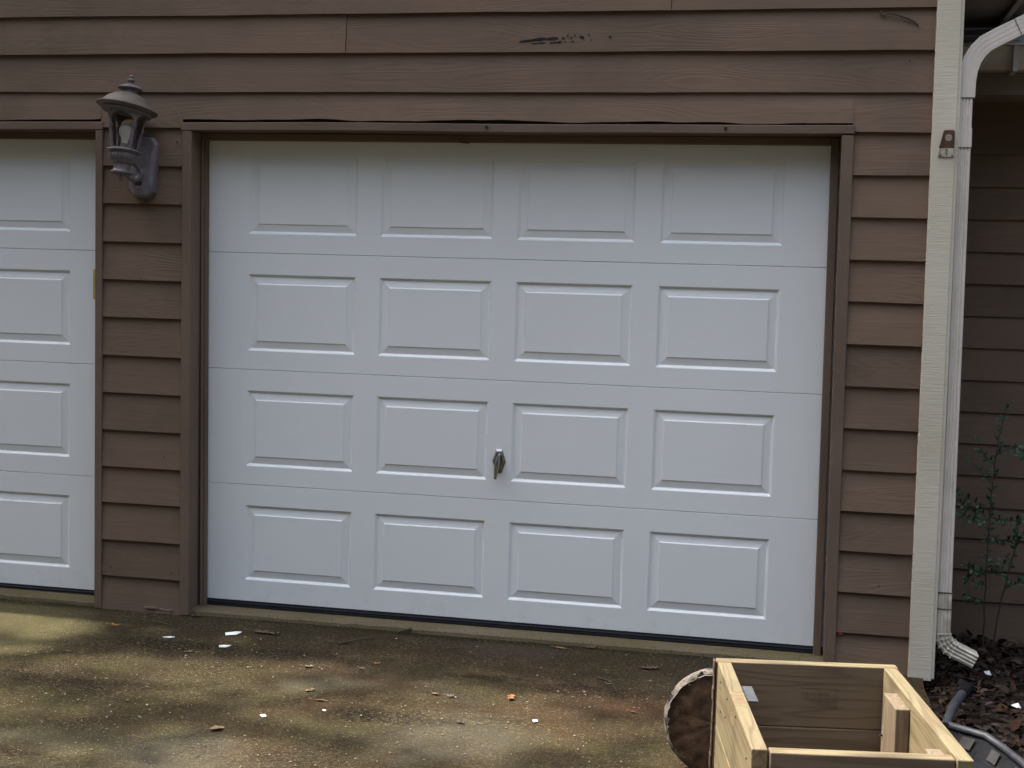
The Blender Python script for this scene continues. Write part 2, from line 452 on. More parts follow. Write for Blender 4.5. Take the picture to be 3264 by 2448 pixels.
M_brk = simple('painted_steel', (.46, .43, .35), .7, 0, .25, 40)
M_pipe = simple('grey_galvanised', (.040, .042, .048), .55, .2, .25, 30)
M_blk = simple('black_plastic', (.010, .010, .012), .8, 0, .3, 30, spec=.1)
M_pale = simple('pale_pinkish_concrete', (.022, .019, .018), .85, 0, .25, 40)
M_chip = simple('white_paint_chip', (.80, .80, .78), .6, 0, .05)
M_green = simple('dark_green_leaf', (.034, .085, .038), .45, 0, .35, 30)
M_stem = simple('thin_brown_stem', (.05, .045, .028), .8)
M_canopy = simple('tree_leaf', (.06, .075, .03), .7)
M_trunk = simple('tree_bark', (.10, .08, .06), .95, 0, .3, 8, .02)
LEAFM = [simple('rust_orange_dry_leaf', (.25, .105, .035), .75, 0, .25, 60), simple('tan_dry_leaf', (.24, .155, .075), .75, 0, .25, 60),
         simple('dull_brown_dry_leaf', (.095, .058, .04), .8, 0, .3, 60), simple('pale_grey_dry_leaf', (.21, .18, .145), .8, 0, .2, 60)]
M_red = simple('red_paint', (.35, .04, .025), .6)
M_tar = simple('black_scuff', (.012, .011, .011), .8)

# ------------------------------------------------------------------ setting: ground
def gz(x, y): return -.066 + .013 * min(0, y + .1)            # driveway falls away from the garage
b = MB()
xs = [-4.6 + i * .12 for i in range(64)]
xs = [x for x in xs if x < 3.0] + [3.03]
ys = [.2 - j * .12 for j in range(30)] + [-3.6 - j * .8 for j in range(16)]
vs, fs = [], []
for j, y in enumerate(ys):
    for i, x in enumerate(xs):
        xx = x
        if i == len(xs) - 1: xx += .015 * mn.noise((y * 5, 1, 0))
        vs.append((xx, y, gz(x, y) + .003 * mn.noise((x * 1.5, y * 1.5, 0))))
nx = len(xs)
for j in range(len(ys) - 1):
    for i in range(nx - 1): fs.append((j * nx + i, (j + 1) * nx + i, (j + 1) * nx + i + 1, j * nx + i + 1))
for j in range(len(ys) - 1):                                     # right-hand edge of the concrete
    base = len(vs)
    a, c = vs[j * nx + nx - 1], vs[(j + 1) * nx + nx - 1]
    vs += [(a[0] + .01, a[1], a[2] - .12), (c[0] + .01, c[1], c[2] - .12)]
    fs.append((j * nx + nx - 1, (j + 1) * nx + nx - 1, base + 1, base))
b.add(vs, fs)
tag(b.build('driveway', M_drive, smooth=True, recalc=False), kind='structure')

b = MB()                                                          # garage floor edge under the doors
N = 120
top, lip, bot = [], [], []
for i in range(N + 1):
    x = -3.7 + i * 6.42 / N
    e = -.108 + .012 * mn.noise((x * 6, 3, 0)) + .006 * mn.noise((x * 25, 3, 0))
    top.append((x, .5, -.043)); lip.append((x, e + .012, -.043)); bot.append((x, e - .006, -.052 + .004 * mn.noise((x * 18, 9, 0))))
vs = top + lip + bot + [(p[0], p[1] - .012 , -.12) for p in bot]
fs = [(k * (N + 1) + i, (k + 1) * (N + 1) + i, (k + 1) * (N + 1) + i + 1, k * (N + 1) + i + 1) for k in range(3) for i in range(N)]
b.add(vs, fs)
tag(b.build('garage_floor', M_slab, smooth=True), kind='structure')

def bz(x, y):                                                     # planting bed surface
    return -.115 - .055 * max(0, y + .3) + .022 * mn.noise((x * 3, y * 3, 2)) + .012 * mn.noise((x * 11, y * 11, 4))
b = MB()
vs, fs = [], []
nx, ny = 70, 130
for j in range(ny):
    for i in range(nx):
        x = 3.0 + i * 4.2 / nx; y = -4.5 + j * 6.0 / ny
        vs.append((x, y, bz(x, y)))
fs = [(j * nx + i, j * nx + i + 1, (j + 1) * nx + i + 1, (j + 1) * nx + i) for j in range(ny - 1) for i in range(nx - 1)]
b.add(vs, fs)
tag(b.build('planting_bed', M_soil, smooth=True, recalc=False), kind='structure')
b = MB()
b.add([(-300, -300, -.36), (300, -300, -.36), (300, 300, -.36), (-300, 300, -.36)], [(0, 1, 2, 3)])
tag(b.build('ground', M_lawn, recalc=False), kind='structure')

# ------------------------------------------------------------------ house
house = empty('house')
tag(house, 'brown clapboard garage with two white panelled doors and cream corner trim', 'house')

ZL = [-.062, .093, .263, .436, .603, .773, .945, 1.118, 1.291, 1.464, 1.635, 1.807, 1.977, 2.148, 2.306, 2.474, 2.641] + [2.81 + .169 * i for i in range(11)]
def board(b, x0, x1, z0, z1, seed, amp=.0022, y0=0.0, cut=False, thick=.018, n=None):
    """one lapped board: butt at the bottom, thin top tucked under the next"""
    n = n or max(2, int((x1 - x0) / .09))
    b.seed = seed
    P = [[], [], [], []]
    for i in range(n + 1):
        x = x0 + (x1 - x0) * i / n
        wv = amp * (mn.noise((x * 2.1, z0 * 9, seed)) + .6 * mn.noise((x * 6, z0 * 9, seed)))
        wy = .003 * mn.noise((x * 1.3, z0 * 5, seed + 4))
        if cut: wv = .010 * mn.noise((x * 3.3, 1.7, seed)) + .005 * mn.noise((x * 9, 1.7, seed))
        P[0].append((x, y0 - .124, z0 + wv)); P[1].append((x, y0 - .124 - thick + wy, z0 + wv))
        P[2].append((x, y0 - .124 - thick * .62 + wy, z0 + (z1 - z0) * .5)); P[3].append((x, y0 - .125, z1 + .01))
    vs = P[0] + P[1] + P[2] + P[3]; m = n + 1
    b.add(vs, [(k * m + i, k * m + i + 1, (k + 1) * m + i + 1, (k + 1) * m + i) for k in range(3) for i in range(n)])
b = MB()
GL, GR = -4.0, 3.0
for k, z0 in enumerate(ZL[:-1]):
    z1 = ZL[k + 1]
    sd_ = (k * .618 + .13) % 1 + k
    if z1 < 2.16:
        zb = z0 if k else -.075
        board(b, -.668, -.24, zb, z1, sd_); board(b, 2.645, GR, zb, z1, sd_ + .37); board(b, GL, -3.51, zb, z1, sd_ + .61)
    elif z0 < 2.16:                                               # course cut over the door heads
        board(b, -.66, -.262, z0, z1, sd_); board(b, 2.65, GR, z0, z1, sd_); board(b, GL, -3.53, z0, z1, sd_)
        board(b, -.262, 2.65, 2.184, z1, sd_, cut=True, n=60); board(b, -3.53, -.66, 2.182, z1, sd_, cut=True, n=60)
    else:
        xr = min(GR, GR - (z0 - 2.95) / .42) if z0 > 2.95 else GR
        xl = -.97 - xr
        if xr < -.4: break
        js = {15: .494, 14: -2.2, 16: 1.9, 17: -.8}.get(k)
        if js: board(b, xl, js - .001, z0, z1, sd_, y0=0); board(b, js + .001, xr, z0, z1, sd_ + .03, y0=.0025)
        else: board(b, xl, xr, z0, z1, sd_)
b.build('siding', M_sid, house, attr=True, recalc=False)
b = MB()                                                          # sheathing and the garage's other walls
b.add([(GL, -.122, -.2), (-3.5, -.122, -.2), (-3.5, -.122, 2.2), (GL, -.122, 2.2)], [(0, 1, 2, 3)])
for x0, x1, z0, z1 in ((-.66, -.25, -.2, 2.2), (2.645, 3.04, -.2, 2.2), (GL, 3.04, 2.18, 2.95)):
    b.add([(x0, -.122, z0), (x1, -.122, z0), (x1, -.122, z1), (x0, -.122, z1)], [(0, 1, 2, 3)])
b.add([(GL, -.122, 2.95), (3.04, -.122, 2.95), (-.48, -.122, 4.42)], [(0, 1, 2)])
b.build('sheathing', M_dark, house, recalc=False)
b = MB()
for (x, s) in ((3.04, 1), (GL, -1)):
    b = MB()
    for k, z0 in enumerate([-.2 + .169 * i for i in range(18)]):
        b.seed = k + .3 * s
        b.add([(x + s * .012, -.12, z0), (x + s * .012, 8, z0), (x, 8, z0 + .17), (x, -.12, z0 + .17)], [(0, 1, 2, 3)])
    b.build('side_wall', M_sid, house, attr=True, recalc=False)

# corner boards
def lean(dx0, zt=2.1):                                            # trim that drifts a little out of plumb
    return lambda p: Vector((p.x + dx0 * (zt - p.z) / zt, p.y, p.z))
b = MB(); b.seed = .2
b.box(2.954, 3.046, -.162, -.1215, -.078, 2.95, lean(.018, 2.6))
b.box(3.0415, 3.058, -.158, -.045, -.07, 2.9, lean(.018, 2.6))
b.build('corner_board', M_corner, house, bevel=.003)
b = MB(); b.box(GL - .04, GL + .055, -.162, -.1215, -.078, 2.95); b.build('corner_board', M_corner, house, bevel=.003)

# garage doors
H_ = .5334; PW, PP = .515, .6245
def door(x0, dz, xl, xr, name_handle):
    """x0: left edge of the first raised panel; xl..xr: width of the leaf"""
    root = bpy.data.objects.new('garage_door', None); col.objects.link(root); root.parent = house
    for k in range(4):
        zb = k * H_ + dz
        b = MB()
        Z0 = zb + (.0022 if k else -.02); Z1 = zb + H_ - (.0022 if k < 3 else -.03)
        # leaf face broken into strips between the panels
        pz0, pz1 = zb + .0865, zb + .4371
        xsn = [xl]
        for j in range(4): xsn += [x0 + j * PP, x0 + j * PP + PW]
        xsn.append(xr)
        cols_z = [Z0, pz0, pz1, Z1]
        gv = {}
        vs = []
        for i, x in enumerate(xsn):
            for j, z in enumerate(cols_z): gv[i, j] = len(vs); vs.append((x, 0, z))
        fs = []
        for i in range(len(xsn) - 1):
            for j in range(3):
                if j == 1 and i % 2 == 1: continue
                fs.append((gv[i, j], gv[i + 1, j], gv[i + 1, j + 1], gv[i, j + 1]))
        # rounded lips and back returns at the joints
        for (j, zz) in ((0, Z0 - .0016), (3, Z1 + .0016)):
            base = len(vs)
            vs += [(xl, .003, zz), (xr, .003, zz), (xl, .04, zz), (xr, .04, zz)]
            fs += [(gv[0, j], gv[len(xsn) - 1, j], base + 1, base), (base, base + 1, base + 3, base + 2)]
        b.add(vs, fs)
        prof = [(0, 0), (.0025, .0012), (.0115, .0088), (.0135, .0092), (.041, .0046), (.0425, .004), (.0465, .0012), (.048, .001)]
        for q in range(4):
            ax, bx = x0 + q * PP, x0 + q * PP + PW
            vs = []
            for ins, dp in prof:
                vs += [(ax + ins, dp, pz0 + ins), (bx - ins, dp, pz0 + ins), (bx - ins, dp, pz1 - ins), (ax + ins, dp, pz1 - ins)]
            fs = []
            for r in range(len(prof) - 1):
                for c in range(4):
                    fs.append((r * 4 + c, r * 4 + (c + 1) % 4, r * 4 + 4 + (c + 1) % 4, r * 4 + 4 + c))
            e = (len(prof) - 1) * 4
            fs.append((e, e + 1, e + 2, e + 3))
            b.add(vs, fs)
        b.build('door_section', M_door, root, recalc=False)
    b = MB()
    b.box(xl, xr, .042, .05, dz - .02, 4 * H_ + .1)               # dark backing seen only in the joints
    b.build('door_backing', M_dark, root)
    b = MB()                                                      # ribbed rubber seal
    b.sweep([(xl, 0, dz), (xr, 0, dz)], [(0, 0)] * 0 or [(-.016, -.002), (-.017, -.010), (-.024, -.012), (-.026, -.008), (-.030, -.008), (-.032, -.014), (-.040, -.015), (-.0425, -.006), (-.0425, .03), (-.016, .03)][::-1]) if False else None
    pr = [(-.012, -.0035), (-.020, -.0035), (-.0215, -.0095), (-.026, -.0105), (-.0275, -.005), (-.031, -.005), (-.033, -.012), (-.039, -.012), (-.0418, -.004), (-.0418, .03), (-.012, .03)]
    n = len(pr)
    vs = [(xl, y, dz + z) for z, y in pr] + [(xr, y, dz + z) for z, y in pr]
    b.add(vs, [(i, (i + 1) % n, n + (i + 1) % n, n + i) for i in range(n)])
    b.build('bottom_seal', M_rubber, root)
    return root
door_r = door(0.0, 0.0, -.25, 2.64, True)
door_l = door(-.890 - 3 * PP - PW, -.008, -3.50, -.64, False)
door_r['label'] = 'white panelled garage door with a chrome T handle'
door_l['label'] = 'white panelled garage door cut off at the left edge'
# T handle
b = MB()
hx, hz = 1.1955, .7085
hexo = [(-.0135, .053), (.0135, .053), (.031, .0), (.014, -.052), (-.014, -.052), (-.031, 0)]
n = 6
def ring(sc_, y): return [(hx + x * sc_, y, hz + z * sc_) for x, z in hexo]
vs = ring(1, 0) + ring(1, -.004) + ring(.74, -.013) + ring(.66, -.013) + ring(.55, -.008)
fs = [(k * 6 + i, k * 6 + (i + 1) % 6, k * 6 + 6 + (i + 1) % 6, k * 6 + 6 + i) for k in range(4) for i in range(6)] + [tuple(range(24, 30))]
b.add(vs, fs)
b.tube([(hx, -.008, hz + .004), (hx, -.03, hz + .002)], [.011, .009], 12)
b.tube([(hx + .004, -.026, hz + .032), (hx + .001, -.034, hz + .004), (hx - .004, -.036, hz - .03), (hx - .008, -.034, hz - .077)], [.0065, .010, .0105, .0065], 10)
b.build('handle', M_chrome, door_r, smooth=True, recalc=True)
b = MB(); b.box(-.772, -.753, -.0015, -.0005, 1.365, 1.505); b.build('sticker', M_yellow, door_l)

# frames round the doors: jambs, head and stops
def frame(xa, xb, xa2, xb2, sa, sb, dzl, dzr, dx):
    """inner jamb faces xa/xb at the top, stops reaching in to sa/sb, dx: drift at the bottom"""
    root = bpy.data.objects.new('door_frame', None); col.objects.link(root); root.parent = house
    b = MB(); b.seed = xa; b.box(xa2, xa, -.147, .035, -.066, 2.1345, lean(dx[0])); b.build('jamb', M_trimv, root, bevel=.003, attr=True)
    b = MB(); b.seed = xb; b.box(xb, xb2, -.147, .035, -.066, 2.1345, lean(dx[1])); b.build('jamb', M_trimv, root, bevel=.003, attr=True)
    b = MB(); b.seed = xa + .4
    n = 40
    def hd(x): return .004 * mn.noise((x * 1.2, xa, 0))
    vs = []
    for i in range(n + 1):
        x = xa2 - .007 + (xb2 - xa2 + .008) * i / n; d = hd(x); t = 2.1375 + dzl * max(0, 1 - (x - xa2) / 1.2)
        vs += [(x, -.149, t + d), (x, -.149, 2.173 + d), (x, .035, 2.173 + d), (x, .035, t + d)]
    b.add(vs, [(4 * i + k, 4 * i + 4 + k, 4 * i + 4 + (k + 1) % 4, 4 * i + (k + 1) % 4) for i in range(n) for k in range(4)] + [(0, 1, 2, 3), (4 * n, 4 * n + 1, 4 * n + 2, 4 * n + 3)])
    b.build('head', M_trimh, root, bevel=.003, attr=True)
    b = MB(); b.seed = xa + .7
    b.box(xa + .001, sa, -.034, -.004, -.045, 2.134, lean(dx[2])); b.box(xa + .001, xa + .012, -.05, -.0345, -.045, 2.134, lean(dx[2])); b.build('stop', M_trimv, root, bevel=.004, attr=True)
    b = MB(); b.seed = xb + .7
    b.box(sb, xb - .005, -.034, -.004, -.045, 2.134, lean(dx[3])); b.build('stop', M_trimv, root, bevel=.004, attr=True)
    b = MB(); b.seed = xa + .9
    b.box(sa, sb, -.034, -.004, 2.104, 2.1365); b.build('stop', M_trimh, root, bevel=.004, attr=True)
    return root
frame(-.217, 2.609, -.262, 2.657, -.194, 2.570, 0, 0, (.006, .022, .014, .02))
frame(-3.49, -.685, -3.535, -.650, -3.46, -.712, 0, 0, (.0, .003, .0, .004))
b = MB()                                                          # dark flashing gap above the heads, bent nail heads
b.box(-.262, 2.655, -.1235, -.12, 2.165, 2.20)
for (x, z) in ((1.134, 2.160), (2.142, 2.161)): b.tube([(x, -.146, z), (x, -.156, z - .003)], .006, 8)
b.tube([(.985, -.03, 2.106), (1.0, -.045, 2.102), (1.035, -.05, 2.098)], .0025, 6)
b.build('flashing', M_dark, house)

# marks on the siding
for i, (x, z) in enumerate(((-.60, .133), (-.30, .125), (-.34, .66), (-.46, 1.47), (-.29, 2.085), (2.86, 2.43), (2.84, .30))):
    b = MB(); b.tube([(x, -.134, z), (x, -.1425, z)], .003, 8); b.build('nail_head', M_dark, house)
b = MB()
def fleck(cx, cz, w_, h_, rot=0.0, y=-.1365):
    pts = []
    for i in range(9):
        th = i * 2 * math.pi / 9; rr = 1 + .35 * mn.noise((cx * 30 + i, cz * 30, 0))
        px, pz = w_ * .5 * rr * math.cos(th), h_ * .5 * rr * math.sin(th)
        pts.append((cx + px * math.cos(rot) - pz * math.sin(rot), cz + px * math.sin(rot) + pz * math.cos(rot)))
    b.prism(pts, y - .0015, y + .004)
for a in ((1.30, 2.521, .07, .009, .1), (1.35, 2.527, .06, .012, .1), (1.405, 2.530, .05, .010, .06), (1.36, 2.511, .03, .005, 0), (1.33, 2.509, .03, .005, 0),
          (1.41, 2.512, .035, .006, .1), (1.435, 2.514, .02, .010, .2), (1.53, 2.535, .022, .010, -.3), (1.45, 2.532, .015, .004, 0),
          (1.47, 2.541, .008, .005, 0), (1.485, 2.533, .008, .004, 0), (1.50, 2.542, .006, .005, 0), (1.56, 2.545, .005, .006, 0), (1.57, 2.522, .006, .005, 0), (1.648, 2.535, .010, .008, 0),
          (1.46, 2.515, .006, .004, 0), (1.49, 2.517, .012, .003, 0)):
    fleck(*a)
b.build('scuff_mark', M_tar, house)
b = MB()
b.tube([(2.742, -.135, 2.632), (2.738, -.136, 2.618), (2.752, -.137, 2.610), (2.766, -.137, 2.618), (2.79, -.138, 2.616), (2.815, -.138, 2.607), (2.845, -.138, 2.598), (2.87, -.138, 2.585), (2.888, -.138, 2.568)],
       [.0035, .004, .004, .003, .003, .003, .004, .003, .002], 6)
b.build('mud_trail', simple('dried_mud', (.06, .042, .032), .9), house)
b = MB(); b.box(2.688, 2.705, -.141, -.136, .082, .094); b.build('paint_patch', M_red, house)
b = MB()
for (x0, x1, z) in ((-.43, -.36, -.040), (-.36, -.29, -.046), (-.375, -.30, -.058)):
    pts = [(x0 + (x1 - x0) * i / 6, z + .004 * mn.noise((x0 * 40 + i, z * 50, 0))) for i in range(7)]
    b.prism(pts + [(x, zz - .007 - .003 * (i % 2)) for i, (x, zz) in enumerate(reversed(pts))], -.146, -.139)
b.build('peeling_paint', simple('bare_peeling_wood', (.17, .125, .085), .8), house)

# roof over the garage: gable towards the driveway
RX, RZ, SL = -.48, 4.42, .42
def roof_z(x): return 4.50 - abs(x - RX) * SL
b = MB()
for s in (1, -1):
    xe = RX + s * 3.84
    for z_off, t in ((0, .05),):
        x0, x1 = RX, xe
        b.add([(x0, -.20, roof_z(x0)), (x1, -.20, roof_z(x1)), (x1, 8.2, roof_z(x1)), (x0, 8.2, roof_z(x0)),
               (x0, -.20, roof_z(x0) + t), (x1, -.20, roof_z(x1) + t), (x1, 8.2, roof_z(x1) + t), (x0, 8.2, roof_z(x0) + t)],
              [(0, 1, 2, 3), (4, 5, 6, 7), (0, 1, 5, 4), (1, 2, 6, 5), (2, 3, 7, 6)])
roof = b.build('roof', M_shin, house)
for s in (1, -1):
    b = MB()
    xe = RX + s * 3.82
    pts = [(RX, roof_z(RX) - .002), (xe, roof_z(xe) - .002), (xe, roof_z(xe) - .16), (RX, roof_z(RX) - .16)]
    b.prism(pts, -.195, -.165)
    b.build('rake_board', M_fascia, roof)
b = MB()
b.box(3.05, 3.325, -.165, 8.1, 2.785, 2.80); b.box(3.325, 3.35, -.165, 8.1, 2.76, 2.86)
b.build('soffit', M_soffit, roof)
b = MB(); b.box(-4.36, -4.01, -.165, 8.1, 2.785, 2.80)
b.build('soffit', M_soffit, roof)
b = MB()
b.sweep([(3.415, -.20, 2.80), (3.415, 8.1, 2.80)], [(-.06, .06), (-.06, -.05), (.03, -.05), (.06, .0), (.065, .06), (.058, .06), (.05, 0), (.03, -.04), (-.05, -.04), (-.05, .06)], side=Vector((0, 0, 1)))
b.build('gutter', M_gut, roof)

# recessed wing on the right
b = MB()
WY = .98
zs = [-.45, .022] + [.022 + .1530 * i for i in range(1, 17)]
for k in range(len(zs) - 1):
    board(b, 3.05, 9.0, zs[k], zs[k + 1], 40 + k * 1.618, y0=WY + .124, thick=.012, n=40)
b.build('wing_siding', M_sid, house, attr=True, recalc=False)
b = MB(); b.box(3.05, 9.2, .695, .72, 2.405, 2.60); b.build('fascia', M_fascia, house)
b = MB()
b.sweep([(3.06, .63, 2.55), (9.2, .63, 2.55)], [(.062, .052), (.062, -.045), (-.02, -.045), (-.045, -.01), (-.058, .035), (-.062, .052), (-.05, .052), (-.045, .04), (-.03, -.005), (-.012, -.035), (.052, -.035), (.052, .052)][::-1], side=Vector((0, 0, 1)))
wing_g = b.build('gutter', M_gut, house)
b = MB(); b.box(3.06, 9.2, .545, .69, 2.604, 2.612); b.build('drip_edge', simple('white_drip_edge', (.62, .62, .62), .4, 0, .35, 45), wing_g)
b = MB(); b.box(3.345, 3.365, .55, .692, 2.49, 2.603); b.build('gutter_joint', M_gut, wing_g)
b = MB(); b.box(3.06, 9.2, .722, .99, 2.408, 2.42); b.build('wing_soffit', M_soffit, house)
b = MB()
vs, fs = [], []
for k in range(26):                                               # shingle courses as real steps
    y = .60 + k * .135; z = 2.622 + k * .135 * .42
    b.add([(3.0, y, z), (9.3, y, z), (9.3, y + .15, z + .15 * .42 - .008), (3.0, y + .15, z + .15 * .42 - .008), (3.0, y, z - .009), (9.3, y, z - .009)], [(0, 1, 2, 3), (4, 5, 1, 0)])
b.build('wing_roof', M_shin, house, recalc=False)

# downspout
ds = bpy.data.objects.new('downspout', None); col.objects.link(ds); ds.parent = house
def ribbed(w_, d_, n_=4, amp=.0035):
    pts = []
    for i in range(n_ * 4 + 1):
        t = -w_ / 2 + w_ * i / (n_ * 4)
        pts.append((t, -d_ / 2 - amp * (1 if i % 4 in (1, 2) else 0)))
    pts += [(w_ / 2, d_ / 2), (-w_ / 2, d_ / 2)]
    return pts
DY = -.105
b = MB(); b.sweep([(3.081, DY, 2.31), (3.1035, DY, .215)], ribbed(.053, .072)); b.build('pipe', M_spout, ds)
b = MB(); b.sweep([(3.0815, DY, 2.165), (3.0828, DY, 2.09)], ribbed(.060, .078, 4, .002)); b.build('strap', M_spout, ds)
b = MB()
b.sweep([(3.0808, DY, 2.285), (3.0815, DY, 2.35), (3.086, DY, 2.392), (3.098, DY, 2.432), (3.118, DY, 2.468), (3.145, DY, 2.497), (3.20, DY, 2.528), (3.31, DY, 2.583), (3.385, DY, 2.62), (3.408, DY, 2.65), (3.415, DY, 2.76)], ribbed(.070, .080, 4, .0003))
b.build('upper_elbow', M_spout, ds)
b = MB()
path = [Vector(p) for p in ((3.102, DY, .285), (3.1035, DY, .118), (3.107, DY, .098), (3.116, DY, .079), (3.130, DY, .063), (3.149, DY, .052), (3.235, DY - .006, .014))]
b.sweep(path, ribbed(.058, .076, 4, .004))
for i in range(1, 6):                                             # crimped rings round the bend
    p = path[i]; t = (path[i + 1] - path[i - 1]).normalized()
    b.sweep([p - t * .003, p + t * .003], ribbed(.067, .084, 4, .003))
b.build('lower_elbow', M_spout2, ds)
b = MB()
for z in (.29, .222):
    b = MB(); b.sweep([(3.1026, DY, z + .0025), (3.1026, DY, z - .0025)], ribbed(.0605, .0785, 4, .0045)); b.build('joint', M_seam, ds)
for p0, p1, w_ in (((3.0807, DY, 2.287), (3.0807, DY, 2.283), .0715), ((3.0828, DY, 2.091), (3.0828, DY, 2.088), .0615), ((3.262, DY, 2.559), (3.265, DY, 2.5605), .0715)):
    b = MB(); b.sweep([p0, p1], ribbed(w_, .0815, 4, .001)); b.build('joint', M_seam, ds)

# ------------------------------------------------------------------ wall lantern
LX, LY, LZ = -.471, -.315, 1.899
lan = empty('wall_lantern', (LX, LY, LZ), (R(-7), R(2.5), 0))
lan.scale = (.98, .98, .905)
tag(lan, 'faded grey coach lantern with rusty domed cap hanging askew between the doors', 'wall lamp')
b = MB()
b.lathe([(.082, .335), (.098, .338), (.118, .343), (.134, .347), (.1365, .352), (.131, .358), (.118, .363), (.108, .378), (.093, .396), (.070, .412), (.042, .424), (.036, .426)], 40)
cap = b.build('lamp_roof', [M_lampr], lan, smooth=True)
cap.matrix_basis = Matrix.Translation((0, 0, .40)) @ Matrix.Rotation(R(4.5), 4, 'Y') @ Matrix.Rotation(R(-3), 4, 'X') @ Matrix.Translation((0, 0, -.40))
b = MB(); b.lathe([(.001, .336), (.09, .334), (.112, .340), (.131, .3465)], 40); b.lathe([(.108, .326), (.113, .333), (.109, .341)], 40); b.build('roof_underside', M_lamp, cap, smooth=True)
b = MB()
b.lathe([(.034, .424), (.033, .440), (.036, .443), (.054, .447), (.055, .451), (.046, .459), (.024, .468), (.010, .474), (.008, .481), (.018, .487), (.0185, .491), (.010, .497), (.006, .503), (.0095, .509), (.006, .516), (.0, .519)], 32)
b.build('finial', M_lamp, lan, smooth=True)
# cage: round band with four arched openings and four posts
b = MB()
n = 96
def rad(z): return .0585 + (.088 - .0585) * (z - .150) / (.335 - .150)
vs, fs = [], []
for i in range(n + 1):
    th = 2 * math.pi * i / n
    ph = ((th - R(-38)) / (math.pi / 2)) % 1.0
    d = min(ph, 1 - ph) * 2                                       # 0 at a post, 1 at the crown of an arch
    za = .262 + .058 * math.sqrt(max(0, 1 - (1 - min(1, d * 1.12)) ** 2))
    za = max(za, .262)
    for z, dr in ((za, 0), (.338, 0), (.338, -.006), (za, -.006)):
        r = rad(z) + dr; vs.append((r * math.cos(th), r * math.sin(th), z))
for i in range(n):
    for k in range(4): fs.append((4 * i + k, 4 * i + 4 + k, 4 * i + 4 + (k + 1) % 4, 4 * i + (k + 1) % 4))
b.add(vs, fs)
for q in range(4):
    th = R(-38) + q * math.pi / 2
    c, s = math.cos(th), math.sin(th)
    def pt(z, a, d): r = rad(z) + d; return (r * c - a * s, r * s + a * c, z)
    hw = .006
    vs = [pt(z, a, d) for z in (.150, .30) for a, d in ((-hw, .003), (hw, .003), (hw, -.006), (-hw, -.006))]
    b.add(vs, [(0, 1, 2, 3), (4, 5, 6, 7)] + [(k, (k + 1) % 4, 4 + (k + 1) % 4, 4 + k) for k in range(4)])
    for zc in (.250, .258):
        vs = [pt(z, a, d) for z in (zc, zc + .005) for a, d in ((-.012, .006), (.012, .006), (.012, -.006), (-.012, -.006))]
        b.add(vs, [(0, 1, 2, 3), (4, 5, 6, 7)] + [(k, (k + 1) % 4, 4 + (k + 1) % 4, 4 + k) for k in range(4)])
b.build('cage', M_lamp, lan)
b = MB(); b.lathe([(.0530, .150), (.0805, .333)], 48); g_ = b.v and b
g_.f = [f for f in g_.f if len(f) == 4]; g_.a = g_.a[:len(g_.f)]; g_.m = g_.m[:len(g_.f)]
g_.build('glass', M_glass, lan, smooth=True)
b = MB()
b.lathe([(.0, .028), (.040, .030), (.049, .034), (.050, .039), (.044, .043), (.037, .050), (.036, .072), (.038, .080), (.046, .083), (.047, .088), (.054, .098), (.060, .112), (.062, .126), (.060, .130), (.073, .137), (.076, .142), (.075, .147), (.062, .152), (.0, .153)], 40)
base_ = b.build('base_cup', M_lamp, lan, smooth=True)
b = MB()
for i in range(20):
    th = 2 * math.pi * i / 20
    b.tube([(r * math.cos(th), r * math.sin(th), z) for r, z in ((.048, .09), (.0555, .1), (.0615, .114), (.063, .125))], [.004, .005, .006, .004], 6)
b.build('fluting', M_lamp, base_, smooth=True)
b = MB(); b.lathe([(.0, -.006), (.008, -.003), (.009, .003), (.006, .009), (.0045, .014), (.009, .019), (.010, .029)], 16); b.build('drop_finial', M_lamp, lan, smooth=True)
b = MB(); b.lathe([(.0, .272), (.014, .270), (.024, .262), (.030, .248), (.030, .236), (.026, .222), (.018, .206), (.014, .192), (.014, .180)], 24); b.build('bulb', M_bulb, lan, smooth=True)
b = MB(); b.lathe([(.016, .150), (.016, .176), (.014, .181)], 20); b.tube([(.02, 0, .15), (.02, 0, .16)], .01, 8); b.build('socket', M_brk, lan, smooth=True)
b = MB()                                                          # S-shaped arm back to the plate
b.tube([(.0, .03, .045), (.012, .06, .028), (.022, .09, .022), (.030, .12, .05), (.032, .135, .085), (.034, .158, .11)], [.012, .014, .013, .012, .012, .015], 10)
b.tube([(.012, .02, .085), (.022, .05, .10), (.03, .085, .088), (.034, .11, .06), (.03, .10, .035)], [.008, .011, .010, .009, .006], 8)
b.tube([(.02, .09, .01), (.012, .10, -.005), (.022, .115, -.012), (.03, .13, -.002)], [.004, .007, .006, .004], 8)
b.build('arm', M_lamp, lan, smooth=True)
b = MB()                                                          # clipped-corner back plate with raised field
def octo(sc_, y):
    w_, h_ = .060 * sc_, .136 * sc_ + .0 ; c = .030
    pts = [(-w_ + c * .9, -h_), (w_ - c * .9, -h_), (w_, -h_ + c), (w_, h_ - c), (w_ - c * .9, h_), (-w_ + c * .9, h_), (-w_, h_ - c), (-w_, -h_ + c)]
    return [(x + .030, y, z * 1.12 + .098) for x, z in pts]
vs = octo(1, .178) + octo(1, .140) + octo(.93, .128) + octo(.70, .122)
b.add(vs, [(k * 8 + i, k * 8 + (i + 1) % 8, k * 8 + 8 + (i + 1) % 8, k * 8 + 8 + i) for k in range(3) for i in range(8)] + [tuple(range(24, 32)), tuple(range(7, -1, -1))])
plate = b.build('back_plate', M_lamp, lan, bevel=.003)
b = MB()
pts = [(-.022 + .02, .022), (.022 + .02, .022), (.017 + .02, .002), (-.014 + .02, .002)]
b.prism(pts, .1195, .125); b.build('plate_recess', M_tar, plate)

